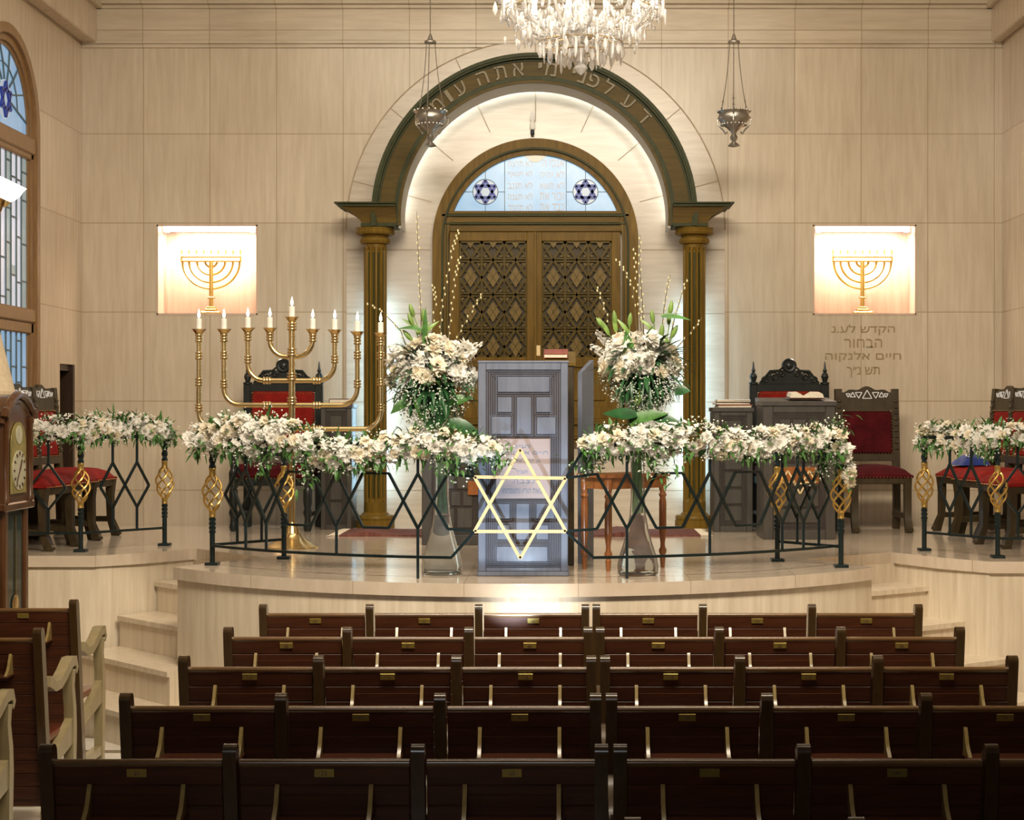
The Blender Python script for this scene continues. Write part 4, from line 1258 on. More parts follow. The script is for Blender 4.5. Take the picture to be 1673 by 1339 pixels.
# ---------------------------------------------------------------- carved chairs with star inlay
def star_chair(label, loc, rz, group, seat_mat, back_mat):
    t = thing('carved_chair', label, 'chair', loc, rz, group)
    W, D, SH, BH = 0.44, 0.44, 0.46, 1.07
    for sx in (-1, 1):
        mb = MB(); mb.ribbon([(D / 2 - 0.005, 0.0), (D / 2 - 0.03, 0.10), (D / 2 - 0.02, 0.40), (D / 2, 0.70), (D / 2 + 0.035, BH)], 0.024, sx * W / 2 - 0.026, sx * W / 2 + 0.026)
        part('rear_leg', mb, 'chair_wood', t)
        mb = MB(); x = sx * (W / 2 - 0.02)
        mb.ribbon([(-D / 2 - 0.03, 0.0), (-D / 2 - 0.012, 0.05), (-D / 2 + 0.015, 0.12), (-D / 2 + 0.02, 0.30), (-D / 2 + 0.012, 0.41)], [0.03, 0.026, 0.02, 0.024, 0.03], x - 0.026, x + 0.026)
        mb.box((x, -D / 2 - 0.028, 0.02), (0.06, 0.06, 0.04), 0.012)
        part('front_leg', mb, 'chair_wood', t)
        mb = MB(); mb.span((sx * (W / 2 - 0.02) - 0.014, -D / 2 + 0.02, 0.10), (sx * (W / 2 - 0.02) + 0.014, D / 2 - 0.02, 0.14), 0.004); part('stretcher', mb, 'chair_wood', t)
    mb = MB(); mb.span((-W / 2 - 0.0, -D / 2 - 0.012, 0.36), (W / 2, D / 2, 0.425), 0.008); part('seat_frame', mb, 'chair_wood', t)
    # domed seat
    mb = MB(); n = 10; vs = []; fs = []
    for i in range(n + 1):
        for j in range(n + 1):
            u, v = i / n * 2 - 1, j / n * 2 - 1
            e = max(abs(u), abs(v))
            z = 0.425 + 0.075 * (1 - abs(u) ** 2.6) ** 0.6 * (1 - abs(v) ** 4) ** 0.5 + 0.0
            vs.append((u * (W / 2 + 0.018), v * (D / 2 + 0.01) - 0.012, z))
    for i in range(n):
        for j in range(n):
            a = i * (n + 1) + j; fs.append((a, a + n + 1, a + n + 2, a + 1))
    mb.add(vs, fs); mb.span((-W / 2 - 0.018, -D / 2 - 0.022, 0.405), (W / 2 + 0.018, D / 2 - 0.002, 0.427), 0.006)
    part('seat', mb, seat_mat, t, 'red velvet seat', angle=60)
    nl = MB()
    for k in range(18):
        x = -W / 2 + W * k / 17
        nl.octa((x, -D / 2 - 0.023, 0.412), 0.005)
    part('nail_row', nl, 'nail_brass', t)
    def yb(z): return D / 2 + 0.035 * max(0, (z - 0.70)) / 0.37
    sh = Matrix(((1, 0, 0, 0), (0, 1, 0.095, D / 2 - 0.70 * 0.095), (0, 0, 1, 0), (0, 0, 0, 1)))
    mb = MB(); mb.xf = sh
    # crest with a wavy top edge
    pts = [(-W / 2 - 0.0, -0.02, 0.90)]
    pts += [(W / 2, -0.02, 0.90)]
    for k in range(21):
        u = 1 - k / 10
        z = 1.055 + 0.026 * math.exp(-(u * 3.2) ** 2) + 0.012 * abs(math.cos(u * PI * 1.5)) * (1 if abs(u) < 0.8 else 0.2) - 0.01 * (abs(u) > 0.85)
        pts.append((u * (W / 2 - 0.026), -0.02, z))
    mb.prism(pts, (0, 0.035, 0)); part('crest', mb, 'chair_wood', t)
    mb = MB(); mb.xf = sh
    def tr(cx, cz, r, up):
        q = [(cx + r * math.cos(a), -0.024, cz + r * math.sin(a)) for a in [(PI / 2 if up else -PI / 2) + 2 * PI * i / 3 for i in range(3)]]
        for i in range(3): mb.bar(q[i], q[(i + 1) % 3], 0.006)
    tr(0, 1.02, 0.042, True)
    for sg in (-1, 1): tr(sg * 0.066, 1.03, 0.030, False); tr(sg * 0.112, 1.022, 0.024, True); tr(sg * 0.148, 1.026, 0.018, False)
    part('star_inlay', mb, 'inlay', t, 'white star inlay')
    mb = MB(); mb.xf = sh; mb.span((-W / 2 + 0.03, -0.022, 0.575), (W / 2 - 0.03, 0.018, 0.905), 0.014); part('back_cushion', mb, back_mat, t, 'red velvet back')
    mb = MB(); mb.xf = sh
    for k in range(16):
        x = -W / 2 + 0.04 + (W - 0.08) * k / 15
        mb.octa((x, -0.024, 0.905), 0.005); mb.octa((x, -0.024, 0.578), 0.005)
    for k in range(14):
        z = 0.59 + 0.31 * k / 13
        for sg in (-1, 1): mb.octa((sg * (W / 2 - 0.034), -0.024, z), 0.005)
    part('back_nail_row', mb, 'nail_brass', t)
    mb = MB(); mb.xf = sh; mb.span((-W / 2 + 0.02, -0.02, 0.52), (W / 2 - 0.02, 0.012, 0.575), 0.004)
    for k in range(9):
        for sg in (-1, 1): mb.box((sg * (W / 2 + 0.0), -0.026, 0.62 + k * 0.045), (0.03, 0.02, 0.026), 0.006)
    part('back_rail', mb, 'chair_wood', t)
    return t
G = 'carved chairs with white star inlay'
star_chair('carved chair with dark red back, alone against the wall under the inscription', (PX(1430, 12.8), 12.84, ZP), 0.06, G, 'dark_velvet', 'dark_velvet')
for k, (y, rz, lb) in enumerate(((12.70, -1.36, 'carved red chair under the blue bag, farthest of the right wall row'), (12.16, -1.36, 'second carved red chair of the row along the right wall, after the blue bag'), (11.40, -1.36, 'carved red chair of the right wall row standing closest to the side railing'))):
    star_chair(lb, (3.32, y, ZP), rz + 0.0, G, 'red_velvet', 'red_velvet')
for y, rz, lb in ((12.20, 1.42, 'carved red chair beside the low brown door at the window wall'), (11.70, 1.42, 'middle one of three carved red chairs along the window wall'), (11.19, 1.42, 'carved red chair just behind the grandfather clock at the window wall')):
    star_chair(lb, (-3.30, y, ZP), rz, G, 'red_velvet', 'red_velvet')
# blue velvet bag
mb = MB(); n = 14; vs = []; fs = []
for i in range(n + 1):
    for j in range(n + 1):
        u, v = i / n * 2 - 1, j / n * 2 - 1
        z = 0.085 * max(0, (1 - u * u)) ** 0.5 * max(0, (1 - v * v)) ** 0.5 + 0.006 * math.sin(u * 7) * math.cos(v * 5)
        vs.append((u * 0.125, v * 0.09, max(0, z)))
m0 = len(vs)
for i in range(n):
    for j in range(n):
        a = i * (n + 1) + j; fs.append((a, a + n + 1, a + n + 2, a + 1))
mb.add(vs, fs)
bag = thing('velvet_bag', 'shiny dark blue velvet bag lying on a red chair seat', 'bag', (3.25, 12.66, ZP + 0.50), 0.3)
part('bag_body', mb, 'blue_velvet', bag, angle=80)
mb = MB(); star_bars(mb, 0.0, 0.0, 0.03, 0.005, lambda u, v: (u - 0.04, -0.045 + v * 0.5, 0.083 + v * 0.4 - 0.01)); part('embroidery', mb, 'inlay', bag, 'silver embroidered star')

# ---------------------------------------------------------------- thrones
def throne(label, loc, rz):
    t = thing('throne', label, 'chair', loc, rz, 'high-backed carved thrones')
    W, D = 0.56, 0.50
    post = MB(); post.lathe([(0.028, 0.0), (0.024, 0.06), (0.034, 0.10), (0.026, 0.14), (0.034, 0.20), (0.034, 0.46)], 12)
    for sx in (-1, 1):
        mb = MB(); mb.box((sx * W / 2, D / 2, 0.555), (0.06, 0.05, 1.11), 0.006)
        p = part('back_post', mb, 'ebony', t)
        mb = MB(); mb.lathe([(0.036, 1.11), (0.036, 1.125), (0.018, 1.13), (0.024, 1.15), (0.031, 1.17), (0.024, 1.19), (0.012, 1.205), (0.018, 1.215), (0.009, 1.235), (0.007, 1.27), (0.002, 1.29)], 14, (sx * W / 2, D / 2, 0)); part('finial', mb, 'ebony', p)
        mb = MB(); mb.lathe([(0.024, 0), (0.034, 0.03), (0.026, 0.06), (0.024, 0.10), (0.036, 0.14), (0.026, 0.17), (0.034, 0.22), (0.034, 0.30), (0.024, 0.33), (0.034, 0.36), (0.036, 0.44)], 14, (sx * W / 2, -D / 2, 0))
        mb.lathe([(0.036, 0.44), (0.022, 0.47), (0.030, 0.52), (0.020, 0.56), (0.030, 0.60), (0.030, 0.64)], 14, (sx * W / 2, -D / 2, 0)); part('front_leg', mb, 'ebony', t)
        mb = MB(); mb.ribbon([(D / 2, 0.70), (0.05, 0.67), (-0.12, 0.655), (-D / 2 - 0.03, 0.67), (-D / 2 - 0.055, 0.645)], 0.02, sx * W / 2 - 0.03, sx * W / 2 + 0.03); part('arm', mb, 'ebony', t)
        mb = MB(); mb.box((sx * W / 2, 0, 0.12), (0.03, D, 0.03), 0.006); part('stretcher', mb, 'ebony', t)
    mb = MB(); mb.span((-W / 2, -D / 2 - 0.01, 0.34), (W / 2, D / 2, 0.40), 0.006); part('seat_frame', mb, 'ebony', t)
    mb = MB(); mb.span((-W / 2 + 0.005, -D / 2 - 0.025, 0.385), (W / 2 - 0.005, D / 2 - 0.01, 0.50), 0.03); part('seat', mb, 'dark_velvet', t, 'dark red velvet seat')
    mb = MB()
    for k in range(22): mb.octa((-W / 2 + 0.03 + (W - 0.06) * k / 21, -D / 2 - 0.026, 0.398), 0.006)
    part('nail_row', mb, 'nail_brass', t)
    mb = MB(); mb.span((-W / 2, D / 2 - 0.02, 1.05), (W / 2, D / 2 + 0.02, 1.115), 0.006); part('back_rail', mb, 'ebony', t)
    mb = MB(); mb.span((-W / 2, D / 2 - 0.015, 0.55), (W / 2, D / 2 + 0.015, 0.61), 0.006); part('back_rail', mb, 'ebony', t)
    mb = MB(); mb.span((-W / 2 + 0.035, D / 2 - 0.035, 0.60), (W / 2 - 0.035, D / 2 + 0.015, 1.055), 0.016); part('back_cushion', mb, 'red_velvet', t, 'red velvet back')
    mb = MB()
    for k in range(26): mb.octa((-W / 2 + 0.045 + (W - 0.09) * k / 25, D / 2 - 0.036, 1.04), 0.006)
    for k in range(22):
        for sg in (-1, 1): mb.octa((sg * (W / 2 - 0.048), D / 2 - 0.036, 0.62 + 0.42 * k / 21), 0.006)
    part('back_nail_row', mb, 'nail_brass', t)
    # carved crest: scrolls rising to a round medallion
    mb = MB(); y = D / 2
    pts = [(-0.235, y - 0.014, 1.112), (0.235, y - 0.014, 1.112)]
    for k in range(25):
        u = 1 - k / 12
        z = 1.125 + 0.095 * (1 - abs(u)) ** 0.8 + 0.018 * abs(math.sin(u * 6.2))
        pts.append((u * 0.235, y - 0.014, z))
    mb.prism(pts, (0, 0.028, 0))
    for sg in (-1, 1):
        for (cx, cz, r, turn) in ((0.19, 1.145, 0.026, 1.6), (0.12, 1.17, 0.034, 1.7), (0.06, 1.19, 0.026, 1.5)):
            sp = []
            for i in range(24):
                a = turn * 2 * PI * i / 23; q = r * (1 - 0.8 * i / 23)
                sp.append((sg * (cx + q * math.cos(a)), y - 0.018, cz + q * math.sin(a)))
            mb.tube(sp, 0.0075, 6)
        mb.tube([(sg * 0.225, y - 0.016, 1.128), (sg * 0.15, y - 0.02, 1.21), (sg * 0.08, y - 0.02, 1.215), (sg * 0.045, y - 0.018, 1.25)], [0.006, 0.014, 0.012, 0.006], 7)
    R = Matrix.Rotation(PI / 2, 3, 'X')
    mb.lathe([(0.058, -0.02), (0.058, 0.012), (0.05, 0.022), (0.044, 0.016), (0.03, 0.014), (0.02, 0.024), (0.004, 0.028)], 24, (0, y, 1.255), R)
    part('crest', mb, 'ebony', t)
    return t
throne('black carved throne with red back behind the tall brass menorah', (PX(452, 13.0), 13.02, ZP), -0.03)
throne('black carved throne with red back behind the desk with the open book', (PX(1300, 12.95), 13.02, ZP), 0.03)
# ---------------------------------------------------------------- wrought iron railings
ZB, ZTR = 0.12, 0.735            # bottom bar and top rail above the platform
ZF, ZX, ZL = 0.566, 0.41, 0.27   # upper fork, crossing, lower fork
def rail_post(root, x, y, ball=True, base=0.0):
    mb = MB(); vs = []; fs = []
    mb.box((x, y, ZP + 0.009), (0.078, 0.078, 0.018), 0.003)
    mb.tube([(x, y, ZP), (x, y, ZP + 0.19)], 0.0155, 10)
    # twisted square bars below and above the cage
    for z0, z1, nm_ in ((0.19, 0.285, 'post'), (0.565, ZTR, 'post_head')):
        if nm_ == 'post_head': mb = MB()
        n = 14; o = len(mb.v); vs = []; fs = []
        for i in range(n + 1):
            z = ZP + z0 + (z1 - z0) * i / n
            for j in range(4):
                a = PI / 2 * j + i * 0.42
                vs.append((x + 0.0205 * math.cos(a), y + 0.0205 * math.sin(a), z))
        for i in range(n):
            for j in range(4): fs.append((i * 4 + j, i * 4 + (j + 1) % 4, i * 4 + 4 + (j + 1) % 4, i * 4 + 4 + j))
        mb.add(vs, fs)
        q_ = part(nm_, mb, 'iron', root, world=True)
        if nm_ == 'post': p = q_
    mb = MB()
    for z0, z1 in ((0.28, 0.325), (0.52, 0.57)): mb.lathe([(0.017, ZP + z0), (0.021, ZP + z0 + 0.006), (0.018, ZP + (z0 + z1) / 2), (0.021, ZP + z1 - 0.006), (0.017, ZP + z1)], 12, (x, y, 0))
    for k in range(5):
        a0 = 2 * PI * k / 5; pts = []
        for i in range(17):
            u = i / 16
            r = 0.010 + 0.048 * math.sin(PI * u) ** 0.75
            a = a0 + 3.6 * u
            pts.append((x + r * math.cos(a), y + r * math.sin(a), ZP + 0.315 + 0.215 * u))
        mb.tube(pts, 0.0065, 6)
    part('cage', mb, 'gold_paint', p, 'gold twisted cage', world=True)
    if ball:
        mb = MB(); mb.ball((x, y, ZP + ZTR + 0.03), 0.026, 14, 10); part('finial', mb, 'gold_paint', p, 'gold ball', world=True)

def straight_panel(root, A, B, ts, ends=(True, True), name='panel'):
    """vertical bars with crossing diagonals between two posts"""
    A, B = Vector(A), Vector(B)
    at = lambda t, z: (A.x + (B.x - A.x) * t, A.y + (B.y - A.y) * t, ZP + z)
    mb = MB(); mb.tube([at(0, ZTR), at(1, ZTR)], 0.016, 4); part('top_rail', mb, 'iron', root, world=True)
    mb = MB(); mb.tube([at(0, ZB), at(1, ZB)], 0.011, 4); part('bottom_rail', mb, 'iron', root, world=True)
    for t in ts:
        mb = MB(); mb.tube([at(t, ZTR), at(t, ZF)], 0.0105, 4); part('baluster', mb, 'iron', root, world=True)
        mb = MB(); mb.tube([at(t, ZL), at(t, ZB)], 0.0105, 4); part('baluster', mb, 'iron', root, world=True)
    mb = MB()
    for a, b_ in zip(ts[:-1], ts[1:]): mb.bar(at(a, ZF), at(b_, ZL), 0.014); mb.bar(at(a, ZL), at(b_, ZF), 0.014)
    h = (ts[1] - ts[0]) / 2 if len(ts) > 1 else 0.12
    if ends[0]: mb.bar(at(ts[0], ZF), at(ts[0] - h, ZX), 0.014); mb.bar(at(ts[0], ZL), at(ts[0] - h, ZX), 0.014)
    if ends[1]: mb.bar(at(ts[-1], ZF), at(ts[-1] + h, ZX), 0.014); mb.bar(at(ts[-1], ZL), at(ts[-1] + h, ZX), 0.014)
    part('lattice', mb, 'iron', root, world=True)

pL, pLr = (PX(347, 9.99), 9.99), (PX(464, 10.40), 10.40)
pR, pRr = (PX(1374, 9.84), 9.84), (PX(1270, 10.24), 10.24)
cr = thing('platform_railing', 'curved dark green iron railing with a gold star around the platform front', 'railing', (0, 9.2, ZP))
for q in (pL, pLr, pR, pRr): rail_post(cr, q[0], q[1], ball=False)
straight_panel(cr, pL, pLr, [0.34, 0.68]); straight_panel(cr, pR, pRr, [0.34, 0.68])
aLp, aRp = -49.3, 48.9
def arc_pt(deg, z):
    a = math.radians(deg)
    # ease the circle on to the two corner posts
    x, y = RR * math.sin(a), CY - RR * math.cos(a)
    return (x, y, ZP + z)
def arc(d0, d1, z, n=24): return [arc_pt(d0 + (d1 - d0) * i / n, z) for i in range(n + 1)]
VER = [-41.2, -37.05, -25.1, -13.5, 13.5, 25.1, 37.05, 41.2]
GAP = 8.2
for d0, d1 in ((aLp, -GAP), (GAP, aRp)):
    mb = MB(); mb.tube(arc(d0, d1, ZTR - 0.01), 0.015, 4); part('top_rail', mb, 'iron', cr, world=True)
for d0, d1 in ((aLp, -9.0), (9.0, aRp)):
    mb = MB(); mb.tube(arc(d0, d1, ZB - 0.004), 0.0105, 4); part('bottom_rail', mb, 'iron', cr, world=True)
for v in VER:
    mb = MB(); mb.tube([arc_pt(v, ZTR), arc_pt(v, ZF)], 0.0105, 4); part('baluster', mb, 'iron', cr, world=True)
    mb = MB(); mb.tube([arc_pt(v, ZL), arc_pt(v, 0.0 if abs(v) == 13.5 else ZB)], 0.0105, 4); part('baluster', mb, 'iron', cr, world=True)
def db(m_, a, za_, b_, zb_): m_.bar(arc_pt(a, za_), arc_pt(b_, zb_), 0.014)
lat_l, lat_r = MB(), MB(); mb = lat_l
H = 3.95
for i, v in enumerate(VER):
    nxt = VER[i + 1] if i + 1 < len(VER) else None
    mb = lat_l if v < 0 else lat_r
    if nxt is None: continue
    d = nxt - v
    if d < 5: db(mb, v, ZF, nxt, ZL); db(mb, v, ZL, nxt, ZF)
    elif d < 15:
        for a, s_ in ((v, 1), (nxt, -1)): db(mb, a, ZF, a + s_ * H, ZL); db(mb, a, ZL, a + s_ * H, ZF)
        for z in (ZF, ZL): mb.tube(arc(v + H, nxt - H, z, 4), 0.0095, 4)
for v, s_ in ((VER[0], -1), (VER[-1], 1)):
    mb = lat_l if v < 0 else lat_r
    db(mb, v, ZF, v + s_ * 2.6, ZX + 0.04); db(mb, v, ZL, v + s_ * 2.6, ZX + 0.04)
Ys = 9.13
SX = PX(850, Ys)
cor = {'ul': (SX - 0.245, Ys, PZ(778, Ys)), 'ur': (SX + 0.245, Ys, PZ(780, Ys)), 'll': (SX - 0.245, Ys, PZ(867, Ys)), 'lr': (SX + 0.245, Ys, PZ(867, Ys))}
for sg, u, l in ((-1, 'ul', 'll'), (1, 'ur', 'lr')):
    v = sg * 13.5
    mb = lat_l if v < 0 else lat_r
    db(mb, v, ZF, v - sg * H, ZL); db(mb, v, ZL, v - sg * H, ZF)
    mb.tube([arc_pt(v - sg * H, ZF), cor[u]], 0.0095, 4); mb.tube([arc_pt(v - sg * H, ZL), cor[l]], 0.0095, 4)
    mb.bar(arc_pt(sg * 9.0, ZB), cor[l], 0.014); mb.bar(arc_pt(sg * 8.6, ZTR - 0.01) if False else arc_pt(sg * GAP, ZTR - 0.01), cor[u], 0.014)
part('lattice', lat_l, 'iron', cr, world=True); part('lattice', lat_r, 'iron', cr, world=True)
mb = MB()
yb_ = Ys - 0.012
T = [(SX, yb_, PZ(733, Ys)), (SX - 0.245, yb_, PZ(867, Ys)), (SX + 0.245, yb_, PZ(867, Ys))]
U = [(SX, yb_ - 0.006, PZ(911, Ys)), (SX - 0.245, yb_ - 0.006, PZ(778, Ys)), (SX + 0.245, yb_ - 0.006, PZ(780, Ys))]
for tri_ in (T, U):
    for i in range(3): mb.bar(tri_[i], tri_[(i + 1) % 3], 0.017)
part('star', mb, 'star_gold', cr, 'pale gold six-pointed star', world=True)

wl1, wl2 = (PX(132, 10.92), 10.92), (PX(269, 11.42), 11.42)
wl = thing('side_railing', 'short dark iron railing with gold cages, window side beside the clock', 'railing', (wl1[0], wl1[1], ZP), group='side railings of the platform')
for q in (wl1, wl2): rail_post(wl, *q)
straight_panel(wl, wl1, wl2, [0.37, 0.66])
straight_panel(wl, (XL + 0.01, 10.92), wl1, [0.10, 0.40, 0.72])
wr1, wr2 = (PX(1630, 10.47), 10.47), (PX(1510, 11.0), 11.0)
wr = thing('side_railing', 'short dark iron railing with gold cages in front of the row of red chairs', 'railing', (wr1[0], wr1[1], ZP), group='side railings of the platform')
for q in (wr1, wr2): rail_post(wr, *q)
straight_panel(wr, wr2, wr1, [0.36, 0.65])
straight_panel(wr, wr1, (XR - 0.01, 10.47), [0.15, 0.42, 0.70])

# ---------------------------------------------------------------- flowers
def blossom_mesh(name, seed, mat, n1=7, n2=5, R=0.04, cup=0.5):
    random.seed(seed); mb = MB()
    for ring, (n, r, el) in enumerate(((n1 + 2, R, -0.1), (n1 + 2, R * 0.98, 0.3), (n1, R * 0.85, 0.65), (n2, R * 0.7, 1.0), (n2 - 1, R * 0.55, 1.3))):
        for k in range(n):
            a = 2 * PI * (k + 0.5 * ring) / n + random.uniform(-0.25, 0.25)
            e = el + random.uniform(-0.18, 0.18)
            d = Vector((math.cos(a) * math.cos(e), math.sin(a) * math.cos(e), math.sin(e)))
            mb.leaf((0, 0, 0), d, (0, 0, 1), r * random.uniform(0.9, 1.15), r * random.uniform(0.75, 1.0), random.uniform(-0.35, 0.5), 4)
    return mb.mesh(name, mat, 80)
BLO = [blossom_mesh('blossom_a', 1, 'petal'), blossom_mesh('blossom_b', 2, 'petal', 8, 6, 0.043), blossom_mesh('blossom_c', 3, 'petal_cream', 6, 5, 0.04), blossom_mesh('blossom_d', 4, 'petal', 5, 4, 0.048)]
def rnd_rot(out):
    """euler turning +Z towards out with random spin"""
    q = Vector(out).normalized().to_track_quat('Z', 'Y')
    return (q.to_matrix().to_4x4() @ Matrix.Rotation(random.uniform(0, 6.28), 4, 'Z')).to_euler()

def floret(mb, p, d, r):
    D = Vector(d).normalized(); U = D.orthogonal().normalized(); S = D.cross(U)
    a0 = random.uniform(0, 6.28)
    for k in range(5):
        a = a0 + 2 * PI * k / 5
        e = U * math.cos(a) + S * math.sin(a)
        mb.leaf(p, e + D * random.uniform(0.3, 0.8), D, r, r * 0.95, 0.2, 2)

def lerp_path(P, t):
    k = len(P) - 1; f = min(max(t, 0), 0.9999) * k; i = int(f); u = f - i
    return P[i].lerp(P[i + 1], u)

def garland(label, path, nfl, seed, hs=0.085, tails=()):
    """path: (x, y, z, half height)"""
    random.seed(seed)
    P = [Vector(p[:3]) for p in path]; HH = [p[3] for p in path]
    L = [0.0]
    for i in range(1, len(P)): L.append(L[-1] + (P[i] - P[i - 1]).length)
    def at(t):
        s_ = t * L[-1]
        for i in range(1, len(P)):
            if s_ <= L[i] or i == len(P) - 1:
                u = (s_ - L[i - 1]) / max(1e-6, L[i] - L[i - 1]); u = min(max(u, 0), 1)
                return P[i - 1].lerp(P[i], u), HH[i - 1] + (HH[i] - HH[i - 1]) * u
    o = P[len(P) // 2]
    t = thing('flower_garland', label, 'garland', tuple(o), group='white flower garlands on the railings')
    fol = MB(); br = MB()
    nl = int(L[-1] * 420)
    for k in range(nl):
        c, h = at(random.random())
        a = random.uniform(0, 2 * PI); rr = random.uniform(0.3, 1.0)
        d = Vector((random.uniform(-0.8, 0.8), math.cos(a), math.sin(a)))
        p = c + Vector((0, math.cos(a) * h * 0.8 * rr, math.sin(a) * h * rr)) - o
        fol.leaf(p, d, (0, 0, 1), random.uniform(0.035, 0.075), random.uniform(0.012, 0.026), random.uniform(-0.1, 0.6), 3)
    for k in range(int(L[-1] * 420)):
        c, h = at(random.random())
        a = random.uniform(0, 2 * PI); rr = random.uniform(0.75, 1.28)
        p = c + Vector((random.uniform(-0.02, 0.02), math.cos(a) * h * 0.8 * rr, math.sin(a) * h * rr)) - o
        br.octa(p, random.uniform(0.0035, 0.007))
    for (tx, ty, tz, n, sp) in tails:
        for k in range(n):
            p = Vector((tx, ty, tz)) + Vector((random.gauss(0, sp), random.gauss(0, sp * 0.6), random.gauss(0, sp * 1.1))) - o
            if random.random() < 0.55: fol.leaf(p, (random.uniform(-1, 1), random.uniform(-1, 0.4), random.uniform(-1, 0.6)), (0, 0, 1), random.uniform(0.03, 0.06), 0.018, 0.3, 3)
            else: br.octa(p, 0.006)
    part('foliage', fol, 'leaf', t, 'green leaves', angle=80)
    part('small_filler_flowers', br, 'breath', t, 'tiny pale filler flowers', stuff=True)
    flo = MB()
    for k in range(int(L[-1] * 70)):
        c, h = at(random.random()); a = random.uniform(0, 2 * PI); rr = random.uniform(0.6, 1.05)
        floret(flo, c + Vector((0, -abs(math.cos(a)) * h * 0.85 * rr, math.sin(a) * h * rr)) - o, (random.uniform(-0.4, 0.4), -abs(math.cos(a)) - 0.3, math.sin(a)), random.uniform(0.014, 0.024))
    part('floret_filler', flo, 'petal', t, 'small white florets', angle=80, stuff=True)
    for k in range(nfl):
        u = (k + random.uniform(0.1, 0.9)) / nfl
        c, h = at(u)
        a = random.uniform(-1.0, 1.75)           # mostly the side facing the hall and the top
        if random.random() < 0.12: a = random.uniform(0, 2 * PI)
        rr = random.uniform(0.4, 1.0)
        # angle 0 faces the hall, +90 up
        d = Vector((random.uniform(-0.35, 0.35), -math.cos(a), math.sin(a)))
        p = c + Vector((0, d.y * h * 0.75 * rr, d.z * h * rr * 0.92)) - o
        inst('flower', random.choice((BLO[0], BLO[1], BLO[0], BLO[2], BLO[2], BLO[3])), t, p, rnd_rot(d + Vector((0, -0.35, 0.1))), random.uniform(0.75, 1.2))
    return t
def rail_y(x): return CY - math.sqrt(RR * RR - x * x)
def gp(px, py, hpx, off=-0.03, Y=None):
    y = Y
    if y is None:
        y = 9.6
        for _ in range(12):
            x = PX(px, y); y = rail_y(max(-2.0, min(2.0, x)))
    y += off
    return (PX(px, y), y, PZ(py, y), hpx * y / FPX)
garland('long white garland along the curved railing, menorah side', [gp(312, 722, 22, 0, 10.0), gp(345, 712, 32), gp(400, 712, 38), gp(450, 708, 36), gp(490, 722, 34), gp(530, 738, 31), gp(580, 742, 30), gp(640, 732, 28), gp(690, 724, 28), gp(740, 724, 26), gp(790, 732, 22), gp(815, 734, 10)], 98, 21,
        tails=((PX(432, 9.6), 9.58, PZ(758, 9.6), 60, 0.03), (PX(500, 9.4), 9.38, PZ(770, 9.4), 70, 0.035), (PX(745, 9.1), 9.12, PZ(750, 9.1), 190, 0.05), (PX(815, 9.1), 9.12, PZ(745, 9.1), 120, 0.035)))
garland('long white garland along the curved railing, inscription side', [gp(952, 728, 14), gp(985, 722, 26), gp(1040, 720, 27), gp(1090, 722, 30), gp(1140, 714, 30), gp(1190, 722, 26), gp(1240, 726, 25), gp(1290, 722, 24), gp(1340, 716, 24), gp(1372, 722, 30, 0, 9.84), gp(1386, 762, 24, 0, 9.84), gp(1388, 782, 16, 0, 9.84)], 96, 22,
        tails=((PX(965, 9.2), 9.18, PZ(752, 9.2), 140, 0.045), (PX(1075, 9.2), 9.2, PZ(762, 9.2), 90, 0.045), (PX(1350, 9.85), 9.86, PZ(750, 9.85), 260, 0.06), (PX(1370, 9.85), 9.86, PZ(700, 9.85), 120, 0.04)))
garland('short white garland on the side railing behind the grandfather clock', [(XL + 0.3, 10.9, PZ(703, 10.9), 0.08), gp(60, 703, 22, 0, 10.9), gp(130, 700, 24, 0, 10.9), gp(180, 698, 24, 0, 11.08), gp(230, 698, 22, 0, 11.26), gp(282, 706, 18, 0, 11.42)], 50, 23, tails=((PX(137, 10.9), 10.88, PZ(728, 10.9), 40, 0.02), (PX(282, 11.4), 11.38, PZ(712, 11.4), 60, 0.035)))
garland('short white garland on the side railing in front of the red chairs', [gp(1497, 712, 16, 0, 11.0), gp(1530, 714, 24, 0, 10.92), gp(1580, 714, 24, 0, 10.72), gp(1630, 712, 24, 0, 10.46), (XR - 0.25, 10.45, PZ(706, 10.45), 0.085)], 48, 24, tails=((PX(1512, 11.0), 10.96, PZ(725, 11), 60, 0.035), (PX(1614, 10.5), 10.48, PZ(740, 10.5), 60, 0.035)))

# ---------------------------------------------------------------- glass vases with tall bouquets
def vase(label, x, y):
    t = thing('glass_vase', label, 'vase', (x, y, ZP), group='trumpet glass vases')
    prof = [(0.098, 0.0), (0.112, 0.012), (0.114, 0.05), (0.104, 0.10), (0.082, 0.17), (0.060, 0.25), (0.046, 0.33), (0.039, 0.42), (0.038, 0.55), (0.041, 0.68), (0.047, 0.80)]
    inn = [(r - 0.005, z + (0.02 if i == 0 else 0)) for i, (r, z) in enumerate(prof)]
    mb = MB(); mb.lathe(prof + list(reversed(inn)), 36); part('vase_body', mb, 'vase_glass', t, angle=60)
    wp = [(0.090, 0.022)] + [(r - 0.007, z) for r, z in prof[1:7]]
    mb = MB(); mb.lathe(wp, 32); part('water', mb, 'water', t, 'cloudy water', angle=60)
    return t
VL, VR = (PX(722, 9.44), 9.44), (PX(1042, 9.40), 9.40)
vase('clear glass trumpet vase between the low cabinet and the lectern', *VL)
vase('clear glass trumpet vase in front of the reddish stool', *VR)

